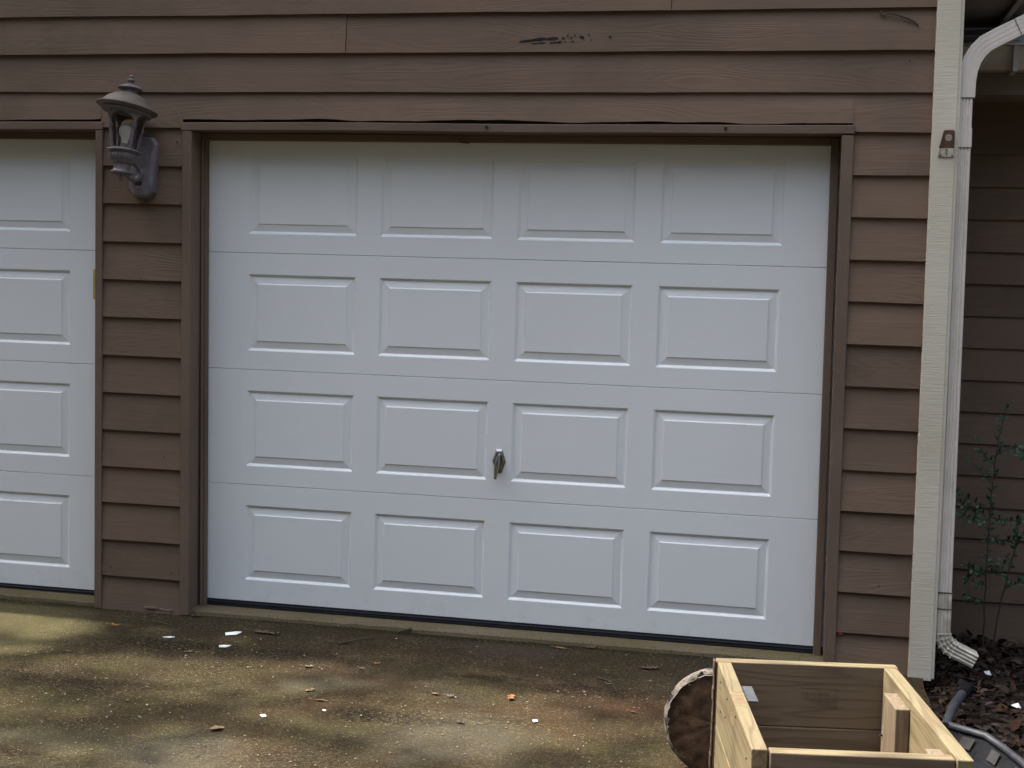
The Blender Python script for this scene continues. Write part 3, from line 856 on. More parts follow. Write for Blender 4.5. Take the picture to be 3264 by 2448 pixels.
# ------------------------------------------------------------------ bracket on the corner board
br = empty('metal_bracket', (3.012, -.163, 2.05))
tag(br, 'rusty steel bracket with an oval hole screwed to the cream corner board', 'bracket')
b = MB()
out = [(-.026, .034), (-.019, .060), (-.012, .098), (-.008, .104), (.026, .104), (.031, .098), (.032, .06), (.033, .034)]
nO = 24
def outp(i):                                                      # sample the outline
    t = i / nO * len(out); k = int(t) % len(out); fr = t - int(t)
    a, c = out[k], out[(k + 1) % len(out)]
    return (a[0] + (c[0] - a[0]) * fr, a[1] + (c[1] - a[1]) * fr)
def yb(z): return -.004 - .10 * max(0, z - .03) * 1.4
O_ = [outp(i) for i in range(nO)]
I_ = []
for (x, z) in O_:
    th = math.atan2((z - .075), x - .009)
    I_.append((.009 + .0145 * math.cos(th), .075 + .0135 * math.sin(th)))
vs = [(x, yb(z), z) for x, z in O_] + [(x, yb(z), z) for x, z in I_] + [(x, yb(z) + .004, z) for x, z in O_] + [(x, yb(z) + .004, z) for x, z in I_]
fs = []
for i in range(nO):
    j = (i + 1) % nO
    fs += [(i, j, nO + j, nO + i), (2 * nO + i, 3 * nO + i, 3 * nO + j, 2 * nO + j), (i, 2 * nO + i, 2 * nO + j, j), (nO + i, nO + j, 3 * nO + j, 3 * nO + i)]
b.add(vs, fs)
for s, x0 in ((-1, -.0265), (1, .0335)):
    b.add([(x0, 0, .0), (x0, -.006, .0), (x0 + .005 * -s * 0 + (.018 if s < 0 else -.002), yb(.1), .098), (x0 + (.018 if s < 0 else -.002), 0, .098)], [(0, 1, 2, 3)])
b.build('arm_plate', M_rust, br)
b = MB(); b.prism([(-.029, .002), (-.027, 0), (.033, 0), (.036, .003), (.034, .034), (-.026, .034)], -.0045, 0); bp = b.build('base_plate', M_brk, br, bevel=.001)
b = MB(); 
for (x, z) in ((.004, .012), (.004, .026), (-.018, .006), (.026, .006)): b.tube([(x, -.004, z), (x, -.007, z)], .0035, 10)
b.build('screw', M_rust, br)

# ------------------------------------------------------------------ planter box
PR = (2.278, -1.98, -.102)
pl = empty('planter_box', PR, (0, 0, R(9.5)))
tag(pl, 'open topped planter box of new treated lumber standing on the driveway', 'planter box')
Hb = .184
def pale_edge(o):                                                 # faces painted darker for shade; top edges keep the paler sunlit wood
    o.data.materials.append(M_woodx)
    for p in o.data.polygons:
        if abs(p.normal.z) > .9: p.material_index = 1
def plank(x0, x1, y0, y1, c, m, dz=0.0, tw=0.0, name='board'):
    b = MB()
    b.box(x0, x1, y0, y1, c * Hb + .0008 + dz, (c + 1) * Hb - .0008 + dz)
    return b.build(name, m, pl, bevel=.003)
for c in range(3):
    e = .0015 * (c - 1)
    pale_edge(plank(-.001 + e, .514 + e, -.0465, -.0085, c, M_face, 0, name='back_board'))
    plank(.0035, .0415, -.778 + e, -.0475, c, M_woody, -.001, name='side_board')
    plank(.4735, .5115, -.800 + e, -.0475, c, M_woody, .0, name='side_board')
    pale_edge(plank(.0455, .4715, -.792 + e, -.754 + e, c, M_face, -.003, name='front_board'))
for (x0, x1, y0, y1, zt) in ((.4350, .4728, -.362, -.217, .530), (.4345, .4728, -.7525, -.660, .529)):
    b = MB(); b.box(x0, x1, y0, y1, .003, zt); b.build('cleat', M_woodz, pl, bevel=.003)
b = MB(); b.box(.0425, .0795, -.342, -.208, .525, .530); b.box(.0425, .0455, -.342, -.208, .43, .5248); b.build('metal_tab', simple('dull_zinc', (.075, .078, .082), .6, .1, .2, 40), pl)
b = MB()                                                          # nail heads
for (x, y, z) in ((.0030, -.13, .515), (.0030, -.16, .44), (.0030, -.30, .52), (.0030, -.48, .53), (.0030, -.70, .50), (.0030, -.66, .44), (.0030, -.27, .46)):
    b = MB(); b.tube([(x, y, z), (x - .0015, y, z)], .003, 8); b.build('nail', M_tar, pl)
b = MB(); b.tube([(.4345, -.232, .415), (.428, -.234, .417)], .003, 8)
b.build('nail', M_tar, pl)
b = MB()                                                          # faint grade stamp on the back board
def bar(x0, x1, z0, z1): b.box(x0, x1, -.0474, -.0466, z0, z1)
bar(.24, .344, .4835, .4845); bar(.343, .344, .4285, .4835); bar(.25, .3425, .4275, .4284)
for i in range(9): bar(.247 + i * .009, .247 + i * .009 + .004 + .003 * (i % 2), .464 - .002 * (i % 3), .470 + .002 * (i % 2))
for i in range(8): bar(.250 + i * .009, .250 + i * .009 + .003 + .003 * (i % 3), .450 - .002 * (i % 2), .455)
bar(.318, .335, .4395, .4405); bar(.318, .319, .441, .455); bar(.334, .335, .441, .455)
b.build('grade_stamp', simple('faded_ink', (.10, .075, .05), .8), pl)
b = MB()                                                          # strip of bark left on the end of the back boards
for i in range(14):
    z0, z1 = i * .0394, i * .0394 + .0390
    w0 = .010 + .012 * abs(mn.noise((i * .9, 2, 0))); t0 = .003 + .008 * abs(mn.noise((i * .7, 5, 0)))
    b.box(-.0025 - t0, -.0022, -.046, -.046 + .02 + w0, z0, z1)
b.build('bark_edge', simple('brown_bark_edge', (.075, .048, .028), .9, 0, .4, 40, .006), pl, bevel=.002)
# dirt inside
b = MB()
vs = [(.044 + i * .043, -.05 - j * .07, .03 + .01 * mn.noise((i * .7, j * .7, 0))) for j in range(11) for i in range(11)]
b.add(vs, [(j * 11 + i, j * 11 + i + 1, j * 11 + 12 + i, j * 11 + 11 + i) for j in range(10) for i in range(10)])
b.build('floor_board', M_woodin, pl)

# ------------------------------------------------------------------ log slice
lg = empty('log_slice', (2.262, -1.44, gz(2.26, -1.44)))
tag(lg, 'round dark log slice with pale flaking bark standing on edge behind the planter', 'log')
b = MB()
n = 72; RL = .168
vs, fs = [], []
tilt = R(8)
def lp(r, th, y):
    x, z = r * math.cos(th), RL + r * math.sin(th)
    return (x + .05 * y * 0, y * math.cos(tilt) + (z) * math.sin(tilt) * .9, z * math.cos(tilt) - y * math.sin(tilt) * .2)
for i in range(n):
    th = 2 * math.pi * i / n
    r = RL * (1 + .025 * mn.noise((math.cos(th) * 2, math.sin(th) * 2, 0)))
    for rr, y in ((0, -.046), (.45, -.0475), (.8, -.0465), (.965, -.045)): vs.append(lp(r * rr, th, y + .003 * mn.noise((math.cos(th) * rr * 6, math.sin(th) * rr * 6, 1))))
for i in range(n):
    j = (i + 1) % n
    for k in range(3): fs.append((4 * i + k, 4 * j + k, 4 * j + k + 1, 4 * i + k + 1))
b.add(vs, fs)
b.build('cut_face', M_bark, lg, smooth=True)
b = MB()
vs, fs = [], []
for i in range(n):
    th = 2 * math.pi * i / n
    for y in (-.048, -.038, -.024, -.010, .004):
        r = RL * (1 + .025 * mn.noise((math.cos(th) * 2, math.sin(th) * 2, 0))) + .002 + .004 * mn.noise((math.cos(th) * 9, math.sin(th) * 9, y * 40))
        vs.append(lp(r if y > -.047 else r - .012, th, y))
    vs.append(lp(.0, th, .006))
for i in range(n):
    j = (i + 1) % n
    for k in range(5): fs.append((6 * i + k, 6 * j + k, 6 * j + k + 1, 6 * i + k + 1))
b.add(vs, fs)
b.build('bark', M_rim, lg, smooth=False)
b = MB()
for i in range(14):
    th = R(80) + R(130) * random.random(); r = RL * (.9 + .13 * random.random())
    p = Vector(lp(r, th, -.052)); s_ = .005 + .012 * random.random()
    b.add([p + Vector((random.uniform(-1, 1) * s_, -.004 * random.random(), random.uniform(-1, 1) * s_)) for _ in range(4)], [(0, 1, 2, 3)])
b.build('bark_flake', M_rim, lg, recalc=False)

# ------------------------------------------------------------------ pipe frame on the bed
pf = empty('pipe_frame', (3.06, -.95, -.05))
tag(pf, 'grey pipe joined to a curved black rail lying right of the planter', 'pipe frame')
O_ = Vector(pf.location)
def rel(*p): return Vector(p) - O_
b = MB(); b.tube([rel(3.035, -1.00, .0), rel(3.075, -.86, .035), rel(3.132, -.66, .03)], .017, 12); up = b.build('pipe', M_pipe, pf, smooth=True)
b = MB(); b.tube([rel(3.125, -.685, .03), rel(3.145, -.60, .03), rel(3.172, -.585, .025)], [.021, .026, .020], 10)
for i in range(16):
    p = rel(3.145 + random.uniform(-.03, .035), -.61 + random.uniform(-.03, .03), .035 + random.uniform(-.02, .03)); s_ = .012
    b.add([p + Vector((random.uniform(-1, 1), random.uniform(-1, 1), random.uniform(-1, 1))) * s_ for _ in range(3)], [(0, 1, 2)])
b.build('pipe_end', M_blk, pf, recalc=False)
rail = [(3.04, -.985, .003), (3.09, -1.02, .002), (3.164, -1.066, .0), (3.215, -1.16, -.01), (3.262, -1.275, -.02), (3.31, -1.42, -.03), (3.35, -1.60, -.04)]
b = MB(); b.tube([rel(*p) for p in rail], .0135, 10); b.build('rail', M_pipe, pf, smooth=True)
b = MB()
for i in range(len(rail) - 1):
    a, c = Vector(rail[i]), Vector(rail[i + 1])
    d = Vector((-.035, -.05, -.052))
    b.add([a - O_ + Vector((0, 0, -.008)), c - O_ + Vector((0, 0, -.008)), c + d - O_, a + d - O_], [(0, 1, 2, 3)])
    d2 = Vector((-.10, -.145, -.075))
    b.add([a + d - O_, c + d - O_, c + d2 - O_, a + d2 - O_], [(0, 1, 2, 3)])
b.build('skirt', M_blk, pf, recalc=False)
b = MB()
for t in (.20, .42, .62, .80):
    k = int(t * 6); fr = t * 6 - k
    a = Vector(rail[k]).lerp(Vector(rail[k + 1]), fr); c = Vector(rail[min(6, k + 1)]) ; dirv = (c - a).normalized()
    dn = Vector((-.035, -.05, -.05))
    q0 = a + dn * .35 + Vector((-.003, -.004, .004)); q1 = a + dn * .95 + Vector((-.003, -.004, .004))
    b = MB(); b.add([q0 - O_, q0 + dirv * .045 - O_, q1 + dirv * .045 - O_, q1 - O_], [(0, 1, 2, 3)])
    b.build('slot', M_pale, pf, recalc=False)

# ------------------------------------------------------------------ young plants by the wing
def leaf(b, p, d, n_, L, W):
    d = d.normalized(); s = d.cross(n_).normalized(); n_ = s.cross(d)
    b.add([p, p + d * L * .35 + s * W * .5 - n_ * .0 + n_ * W * .12, p + d * L * .7 + s * W * .38 + n_ * W * .1, p + d * L - n_ * L * .12,
           p + d * L * .7 - s * W * .38 + n_ * W * .1, p + d * L * .35 - s * W * .5 + n_ * W * .12, p + d * L * .4, p + d * L * .7],
          [(0, 1, 6), (1, 2, 7, 6), (2, 3, 7), (3, 4, 7), (4, 5, 6, 7), (5, 0, 6)])
def plant(label, base, stem, twigs, seed, L=.034):
    rnd = random.Random(seed)
    o = empty('shrub_seedling', base)
    tag(o, label, 'plant')
    B = Vector(base)
    st, lf = MB(), MB()
    def run(pts, r0, r1, dens, t0):
        pts = [Vector(p) - B for p in pts]
        fine = []
        for i in range(len(pts) - 1):
            for q in range(6): fine.append(pts[i].lerp(pts[i + 1], q / 6) + Vector((rnd.uniform(-1, 1), rnd.uniform(-1, 1), rnd.uniform(-1, 1))) * .003)
        fine.append(pts[-1])
        st.tube(fine, [r0 + (r1 - r0) * i / (len(fine) - 1) for i in range(len(fine))], 6)
        for i in range(len(fine) - 1):
            if i / len(fine) < t0: continue
            a, c = fine[i], fine[i + 1]; seg = (c - a).length
            k = int(seg * dens * .9 + rnd.random())
            for q in range(k):
                p = a.lerp(c, rnd.random()); d = (c - a).normalized()
                sd2 = d.cross(Vector((0, -1, .2))).normalized() * (1 if rnd.random() < .5 else -1)
                dd = d * .5 + sd2 * .8 + Vector((rnd.uniform(-.3, .3), rnd.uniform(-.6, .3), rnd.uniform(-.2, .25)))
                leaf(lf, p, dd, Vector((rnd.uniform(-.5, .5), -.5, rnd.uniform(.3, 1))), L * rnd.uniform(.65, 1.15), L * rnd.uniform(.38, .52))
        leaf(lf, fine[-1], fine[-1] - fine[-2], Vector((0, -.6, .5)), L, L * .45)
    run(stem, .0045, .0018, 75, .28)
    for tw, dens in twigs: run(tw, .0022, .0012, dens, .1)
    st.build('stem', M_stem, o, smooth=True)
    lf.build('foliage', M_green, o, recalc=False)
    return o
py = .70
plant('upright shrub seedling with small dark leaves on level side twigs beside the downspout', (3.376, py, bz(3.38, py)),
      [(3.376, py, bz(3.38, py)), (3.374, py, .146), (3.372, py, .482), (3.384, py - .02, .794), (3.415, py - .03, .985)],
      [([(3.372, py, .50), (3.31, py - .03, .54), (3.225, py - .06, .60)], 120), ([(3.372, py, .49), (3.30, py - .04, .50), (3.22, py - .08, .555)], 140),
       ([(3.372, py, .47), (3.31, py - .05, .455), (3.235, py - .07, .49)], 120), ([(3.373, py, .48), (3.44, py - .05, .475), (3.52, py - .07, .485)], 140),
       ([(3.373, py, .40), (3.43, py - .03, .375), (3.48, py - .06, .40)], 130), ([(3.374, py, .20), (3.32, py - .03, .23), (3.27, py - .06, .255)], 170),
       ([(3.374, py, .16), (3.33, py - .05, .17), (3.28, py - .08, .20)], 150), ([(3.374, py, .22), (3.42, py - .04, .25), (3.44, py - .05, .27)], 140),
       ([(3.375, py, .08), (3.33, py - .03, .10), (3.285, py - .05, .12)], 90), ([(3.378, py, .72), (3.33, py - .02, .77), (3.30, py - .03, .83)], 60),
       ([(3.38, py, .76), (3.43, py - .03, .80), (3.47, py - .04, .815)], 90), ([(3.376, py, .63), (3.32, py - .03, .69), (3.27, py - .04, .735)], 50)], 11)
plant('leaning shrub seedling with a long bare lower stem and leafy tips, beside the upright one', (3.395, py - .1, bz(3.4, py - .1)),
      [(3.395, py - .1, bz(3.4, py - .1)), (3.432, py - .1, .12), (3.475, py - .11, .36), (3.54, py - .13, .50), (3.66, py - .16, .55)],
      [([(3.44, py - .1, .17), (3.50, py - .13, .21), (3.60, py - .16, .22)], 110), ([(3.475, py - .11, .36), (3.48, py - .13, .43), (3.47, py - .16, .50)], 90),
       ([(3.54, py - .13, .50), (3.55, py - .15, .60), (3.58, py - .18, .70)], 80), ([(3.62, py - .14, .54), (3.60, py - .16, .64), (3.57, py - .2, .68)], 90),
       ([(3.46, py - .1, .30), (3.43, py - .13, .33), (3.41, py - .15, .30)], 40), ([(3.60, py - .15, .78), (3.53, py - .16, .835), (3.46, py - .18, .80)], 110)], 23)

# ------------------------------------------------------------------ fallen leaves, chips, twigs on the concrete
def oak(L, W, lobes=3, tip=.9):
    pts = [(0, 0)]
    for i in range(lobes):
        t = (i + .55) / (lobes + .3)
        pts.append((t * L - .03 * L, W * .18)); pts.append((t * L + .05 * L, W * (.5 - .12 * abs(t - .5))))
    pts.append((L * .9, W * .12)); pts.append((L, 0))
    return pts
def fallen(label, x, y, rot, L, W, mat, lobes=3, curl=.3, group='fallen leaves on the driveway', lift=0.0, name='fallen_leaf'):
    o_z = gz(x, y) + .004
    L *= .78; W *= .78
    b = MB()
    pts = oak(L, W, lobes) if lobes else [(0, 0), (L * .25, W * .35), (L * .55, W * .5), (L * .85, W * .25), (L, 0)]
    n = len(pts)
    sd2 = x * 17 + y * 5
    vs = []
    def zc(px, py_):
        u = px / L - .5
        return curl * L * (1.2 * u * u * .6 + (py_ / W) ** 2 * .6) + .006 * mn.noise((px * 40, py_ * 40, sd2)) + lift * abs(py_)
    for px, py_ in pts: vs += [(px - L / 2, 0, zc(px, 0)), (px - L / 2, py_, zc(px, py_)), (px - L / 2, -py_ * .9, zc(px, -py_ * 1.1))]
    fs = []
    for i in range(n - 1):
        a = 3 * i; c = a + 3
        fs += [(a, c, c + 1, a + 1), (a, a + 2, c + 2, c)]
    b.add(vs, fs)
    b.tube([(-L / 2, 0, zc(0, 0)), (-L * .62, .004, zc(0, 0) + .002), (-L * .78, .002, .004)], .0012, 5)
    o = b.build(name, mat, None, recalc=False)
    mnz = min(v[2] for v in vs)
    o.location = (x, y, o_z - mnz); o.rotation_euler = (0, 0, rot)
    tag(o, label, 'leaf', group)
    return o
LM = LEAFM
fallen('orange pointed leaf lying in the middle of the driveway', 1.461, -.90, R(95), .085, .05, LM[0], 2, .2)
fallen('curled orange tan leaf near the bottom edge on the left', .538, -1.52, R(50), .075, .05, LM[1], 0, .5)
fallen('lobed brown oak leaf lying flat just left of the log slice', 1.937, -.36, R(25), .105, .075, LM[2], 4, .12)
fallen('long crumpled brown leaf right of the white paint chips', .245, -.33, R(-4), .17, .05, LM[2], 4, .25)
fallen('tan leaf with a stem near the right end of the door sill', 1.526, -.18, R(-12), .075, .035, LM[1], 0, .3)
fallen('dark crumpled leaf clump beside the tan leaf near the sill', 1.655, -.13, R(30), .07, .05, LM[2], 3, .6)
fallen('pale grey crumpled leaf on the shade edge below the twig', .588, -.74, R(20), .055, .045, LM[3], 2, .6)
fallen('small dull purple brown leaf below the smallest paint chips', .04, -.69, R(55), .06, .035, LM[2], 2, .4)
fallen('brown leaf curled against the sill beside the siding pier', -.175, -.155, R(10), .06, .04, LM[2], 3, .7)
fallen('small brown leaf in front of the siding pier', -.44, -.40, R(15), .065, .03, LM[0], 3, .3)
fallen('small rust leaf in the shade below the door, left of the orange leaf', .84, -.62, R(10), .045, .025, LM[0], 2, .5)
fallen('pale leaf scrap right of the small rust leaf', .80, -.70, R(-20), .04, .03, LM[3], 2, .6)
fallen('tan leaf fragment on the sunny edge left of the orange leaf', 1.17, -.93, R(-30), .05, .035, LM[1], 2, .5)
fallen('grey leaf fragment touching the tan fragment', 1.235, -.945, R(15), .045, .03, LM[3], 3, .6)
fallen('long tan leaf sliver on the left half of the concrete', .78, -1.13, R(5), .08, .022, LM[1], 0, .4)
fallen('yellow tan leaf curled above the leaf sliver', .70, -1.03, R(35), .06, .035, LM[1], 2, .6)
fallen('ochre leaf lying upper left by the left garage door', -.43, -.82, R(12), .04, .018, LM[1], 0, .3)
fallen('dark maroon leaf bit in the bright patch below the orange leaf', 1.34, -1.22, R(-15), .05, .03, LM[2], 2, .5)
fallen('pale leaf bit left of the log slice near the rusty stain', 1.80, -.62, R(-15), .035, .02, LM[3], 0, .4)
fallen('orange brown leaf bit just left of the log slice', 1.93, -.93, R(-8), .04, .02, LM[0], 0, .3)

def chip(label, x, y, rot, pts, name='paint_chip', mat=None, group='white paint chips on the concrete'):
    b = MB()
    pts = [(px * .72, py_ * .8) for px, py_ in pts]
    n = len(pts)
    z = [.004 + .003 * mn.noise((p[0] * 50, p[1] * 50, x)) for p in pts]
    vs = [(p[0], p[1], zz + .0015) for p, zz in zip(pts, z)] + [(p[0], p[1], zz - .0012) for p, zz in zip(pts, z)]
    b.add(vs, [tuple(range(n)), tuple(range(2 * n - 1, n - 1, -1))] + [(i, n + i, n + (i + 1) % n, (i + 1) % n) for i in range(n)])
    o = b.build(name, mat or M_chip)
    o.location = (x, y, gz(x, y)); o.rotation_euler = (0, 0, rot)
    tag(o, label, 'paint chip', group)
    return o
chip('largest white paint chip with a notched end, touching the long brown leaf', .105, -.375, R(22), [(-.042, -.032), (.022, -.028), (.040, .012), (.052, .016), (.05, .036), (.018, .034), (-.046, .014)])
chip('thin pointed white paint chip left of the other chips', -.135, -.505, R(8), [(-.034, -.006), (.012, -.018), (.034, .014), (-.005, .012)])
chip('pointed white paint chip below the largest one', .15, -.565, R(18), [(-.03, -.022), (.012, -.02), (.036, .018), (-.008, .02), (-.034, .006)])
chip('small white chip lying alone in the bright patch right of centre', 1.598, -1.128, R(30), [(-.012, -.018), (.010, -.016), (.016, .008), (-.006, .018)])
chip('small cream chip left of the pale concrete patch', .64, -1.345, R(-40), [(-.016, -.010), (.014, -.012), (.018, .008), (-.010, .012)])
chip('tiny white chip near the middle of the left half', .83, -1.23, R(10), [(-.009, -.008), (.008, -.007), (.010, .006), (-.007, .009)])
def twig(label, pts, r):
    base = Vector((pts[0][0], pts[0][1], gz(pts[0][0], pts[0][1])))
    b = MB(); fine = []
    P = [Vector((x, y, gz(x, y) + r + .002 + h)) - base for x, y, h in pts]
    for i in range(len(P) - 1):
        for q in range(4): fine.append(P[i].lerp(P[i + 1], q / 4) + Vector((random.uniform(-1, 1), random.uniform(-1, 1), 0)) * .003)
    fine.append(P[-1])
    b.tube(fine, [r * (1 - .5 * i / len(fine)) for i in range(len(fine))], 6)
    m_ = fine[len(fine) // 2]; b.tube([m_, m_ + Vector((.012, .012, .006))], [r * .6, r * .3], 5)
    o = b.build('twig', M_stem, smooth=True); o.location = base
    tag(o, label, 'twig', 'twigs on the driveway'); return o
twig('straight bare twig in the shade below the left part of the door', [(.60, -.40, .0), (.66, -.335, .004), (.715, -.265, 0)], .005)
twig('short dark knobbly twig close to the sill', [(.79, -.16, 0), (.83, -.12, .006), (.875, -.10, 0)], .006)
twig('thin dark twig left of the log slice', [(1.74, -.55, 0), (1.80, -.60, .004), (1.845, -.72, 0)], .0035)
twig('thin twig lying in front of the siding pier', [(-.33, -.28, 0), (-.27, -.31, .003), (-.20, -.335, 0)], .0025)

# grit and crumbs of leaf: nobody could count it
b = MB()
rnd = random.Random(3)
for i in range(12000):
    x, y = rnd.uniform(-1.6, 2.95), -.12 - 2.5 * rnd.random() ** .8
    dn_ = mn.noise((x * 1.6, y * 2.0, 3)) + (.55 if y < -.75 else -.25)
    if rnd.random() > .35 + .6 * dn_: continue
    s_ = rnd.choice((.0012, .0016, .002, .002, .0025, .003, .003, .004, .006)); z = gz(x, y) + .0035
    th = rnd.random() * 6.28; c, s = math.cos(th) * s_, math.sin(th) * s_; e = rnd.uniform(.35, .9)
    h = s_ * rnd.uniform(.4, 1.0)
    b.mi = rnd.choice((0, 0, 1, 1, 1, 2, 2, 2, 3))
    b.add([(x + c, y + s, z), (x - s * e, y + c * e, z + h * .3), (x - c, y - s, z), (x + s * e, y - c * e, z + h * .2), (x, y, z + h)],
          [(0, 1, 4), (1, 2, 4), (2, 3, 4), (3, 0, 4)])
tag(b.build('grit', [simple('tan_crumb', (.17, .115, .06), .8), simple('straw_crumb', (.22, .175, .08), .8), LEAFM[2], simple('pale_grit', (.30, .275, .23), .85)], recalc=False), kind='stuff')

# leaf litter on the bed
b = MB()
for i in range(4200):
    x, y = rnd.uniform(3.06, 4.4), rnd.uniform(-2.2, 1.2)
    if rnd.random() < .3: x = 3.06 + .5 * rnd.random()
    p = Vector((x, y, bz(x, y) + .008 + .02 * rnd.random()))
    d = Vector((rnd.uniform(-1, 1), rnd.uniform(-1, 1), rnd.uniform(-.3, .45)))
    b.mi = rnd.choice((0, 0, 1, 1, 1, 2, 3))
    L = rnd.uniform(.018, .06)
    leaf(b, p, d, Vector((rnd.uniform(-.7, .7), rnd.uniform(-.7, .7), 1)), L, L * rnd.uniform(.4, .75))
tag(b.build('leaf_litter', [simple('wet_dark_leaf', (.020, .014, .010), .8, spec=.08), simple('wet_brown_leaf', (.034, .022, .015), .8, spec=.08), simple('grey_brown_leaf', (.062, .044, .036), .8, spec=.08), simple('rusty_wet_leaf', (.05, .025, .015), .8, spec=.08)], recalc=False), kind='stuff')
def scrap(label, x, y, s_, rot):
    b = MB(); pts = [(-.5, -.3), (.1, -.5), (.5, -.1), (.3, .4), (-.3, .45)]
    b.add([(px * s_, py_ * s_, .25 * s_ * mn.noise((px * 3, py_ * 3, x))) for px, py_ in pts] + [(0, 0, s_ * .4)], [(i, (i + 1) % 5, 5) for i in range(5)])
    o = b.build('litter_scrap', M_chip, recalc=False); o.location = (x, y, bz(x, y) + .025); o.rotation_euler = (R(20), R(15), rot)
    tag(o, label, 'litter', 'white scraps in the leaf litter')
scrap('small white scrap in the leaf litter beyond the downspout outlet', 3.335, .20, .035, .5)
scrap('white scrap in the leaf litter at the right edge', 3.37, -.36, .04, 1.2)
scrap('tiny white scrap in the leaf litter above the black rail', 3.19, -.80, .022, 2.0)

# ------------------------------------------------------------------ tree whose crown dapples the driveway
tr = empty('shade_tree', (-7.6, -3.4, -.36))
tag(tr, 'tall leafy tree beside the driveway, its crown throwing dappled shade', 'tree')
TO = Vector(tr.location)
b = MB()
def limb(pts, r0, r1):
    P = [Vector(p) - TO for p in pts]; fine = []
    for i in range(len(P) - 1):
        for q in range(5): fine.append(P[i].lerp(P[i + 1], q / 5) + Vector((random.uniform(-1, 1), random.uniform(-1, 1), 0)) * .03)
    fine.append(P[-1]); b.tube(fine, [r0 + (r1 - r0) * i / (len(fine) - 1) for i in range(len(fine))], 10)
limb([(-7.6, -3.4, -.4), (-7.5, -3.3, 2.5), (-7.2, -3.0, 5.0), (-6.6, -2.2, 7.2), (-6.0, -1.2, 9.0)], .26, .06)
limb([(-7.2, -3.0, 5.0), (-6.2, -2.6, 6.6), (-4.6, -1.8, 7.6), (-3.2, -1.2, 8.0)], .12, .025)
limb([(-6.9, -2.6, 6.2), (-6.0, -1.0, 7.4), (-5.0, .3, 8.2)], .09, .02)
limb([(-7.0, -2.8, 5.6), (-8.4, -2.4, 7.2), (-9.2, -2.0, 8.4)], .10, .02)
limb([(-5.4, -2.2, 7.1), (-5.0, -1.0, 7.9), (-4.2, -.3, 8.5)], .05, .012)
b.build('trunk', M_trunk, tr, smooth=True)
b = MB()
rnd = random.Random(5)
def edge_y(x):                                                    # shadow edge on the concrete
    P = [(-2.5, -.9), (-.57, -.76), (.03, -.71), (.9, -.62), (1.43, -.80), (2.15, -.78), (3.2, -.85)]
    for (a, ya), (c, yc) in zip(P, P[1:]):
        if x <= c: return ya + (yc - ya) * (x - a) / (c - a)
    return -.85
def shade(x, y):
    e = edge_y(x) + .05 * mn.noise((x * 3, 0, 5))
    if y > e:
        if x < -.48 and y > -.70: return .06                      # sunny patch by the left door
        return 1.0 if y < -.2 else .7
    if 2.2 < x < 3.5 and y < -1.7: return .02                     # the planter stands in sun
    v = mn.noise((x * 1.5 + 3.1, y * 2.6 + 1.2, 7)) + .5 * mn.noise((x * 3.5, y * 5, 9))
    for (cx, cy, rx, ry, s) in ((1.05, -1.55, .34, .30, .9), (-.2, -1.22, .35, .12, .6), (1.5, -1.25, .42, .22, -.9), (.75, -1.85, .3, .2, -.6), (.1, -.95, .5, .14, -.6), (1.95, -1.15, .3, .3, .35)):
        v += s * math.exp(-((x - cx) / rx) ** 2 - ((y - cy) / ry) ** 2)
    return max(0.0, min(.85, .16 + v * .9))
cnt = 0
while cnt < 6500:
    x, y = rnd.uniform(-4.0, 4.2), rnd.uniform(-4.2, -.12)
    if rnd.random() > shade(x, y): continue
    h = rnd.uniform(6.8, 9.6)
    p = Vector((x, y, -.08)) + SUN * (h / SUN.z) - TO
    d = Vector((rnd.uniform(-1, 1), rnd.uniform(-1, 1), rnd.uniform(-.5, .3)))
    L = rnd.uniform(.08, .14)
    leaf(b, p, d, Vector((rnd.uniform(-.6, .6), rnd.uniform(-.6, .6), 1)), L, L * .6)
    cnt += 1
b.build('crown', M_canopy, tr, recalc=False)
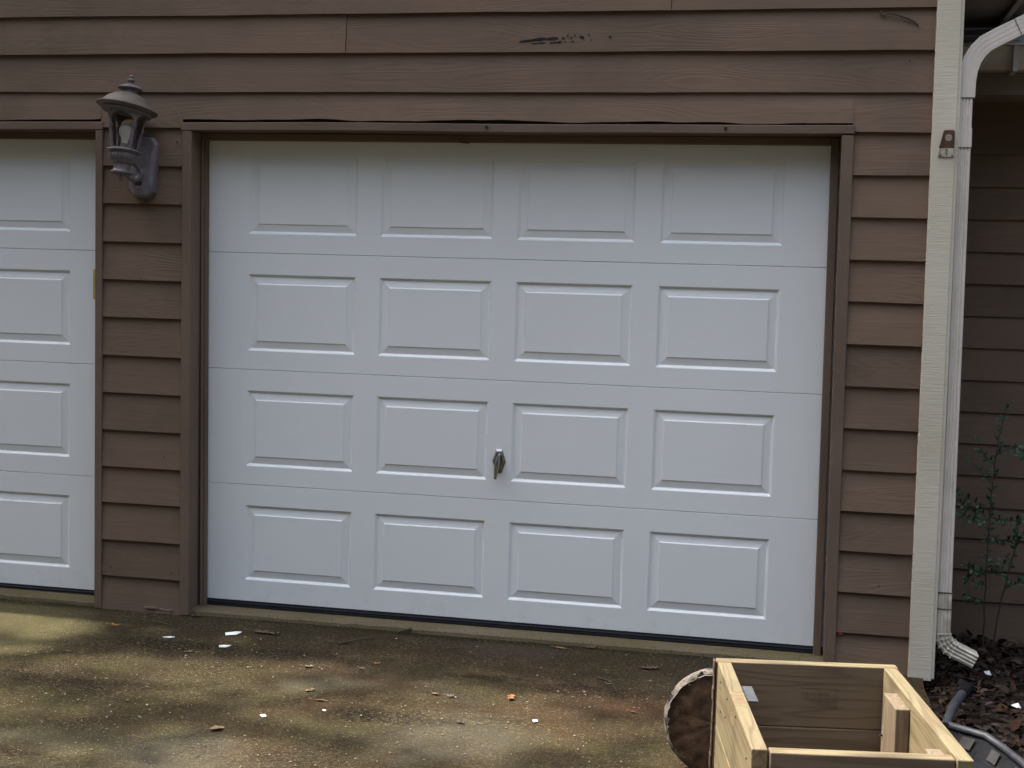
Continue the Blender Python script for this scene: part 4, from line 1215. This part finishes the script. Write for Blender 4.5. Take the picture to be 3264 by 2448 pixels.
tr2 = empty('shade_tree', (-8.4, -8.6, -.36))  # unseen tree, added to shade the ground and cut its bounce light
tag(tr2, 'added unseen tree further down the driveway, shading the ground behind the camera', 'tree')
TO = Vector(tr2.location)
b = MB()
limb([(-8.4, -8.6, -.4), (-8.2, -8.4, 3), (-7.6, -8.2, 6), (-6.4, -8.0, 8.6)], .28, .05)
limb([(-7.8, -8.3, 5), (-6.0, -8.6, 7.2), (-3.2, -8.9, 8.2), (-.8, -8.8, 8.4)], .14, .02)
limb([(-7.7, -8.2, 5.6), (-6.4, -7.0, 7.2), (-4.4, -5.6, 8.2)], .10, .02)
b.build('trunk', M_trunk, tr2, smooth=True)  # trunk of the added unseen tree
b = MB()
for i in range(1700):
    x, y = rnd.uniform(-5.5, 6.5), rnd.uniform(-13.0, -3.0)
    if y > -4.2 and rnd.random() > .35: continue
    h = rnd.uniform(6.8, 9.8)
    p = Vector((x, y, -.08)) + SUN * (h / SUN.z) - TO
    d = Vector((rnd.uniform(-1, 1), rnd.uniform(-1, 1), rnd.uniform(-.5, .3)))
    L = rnd.uniform(.16, .30)
    leaf(b, p, d, Vector((rnd.uniform(-.6, .6), rnd.uniform(-.6, .6), 1)), L, L * .65)
b.build('crown', M_canopy, tr2, recalc=False)  # crown of the added unseen tree

# ------------------------------------------------------------------ woods behind the camera, unseen, added to block low sky
b = MB()
rnd = random.Random(9)
for i in range(7500):
    a = R(rnd.uniform(-205, -14)); rr = rnd.uniform(15, 22)
    h = rnd.random() ** .8 * (15 + 3 * mn.noise((a * 4, 0, 0)))
    p = Vector((2 + rr * math.cos(a), -4 + rr * math.sin(a), -.3 + h))
    d = Vector((rnd.uniform(-1, 1), rnd.uniform(-1, 1), rnd.uniform(-.6, .6)))
    leaf(b, p, d, Vector((rnd.uniform(-1, 1), rnd.uniform(-1, 1), rnd.uniform(-.4, 1))), rnd.uniform(.7, 1.3), rnd.uniform(.5, .9))
tag(b.build('added_woods', simple('added_woodland', (.03, .03, .02), .95, 0, .3, 1.5), recalc=False), kind='stuff')
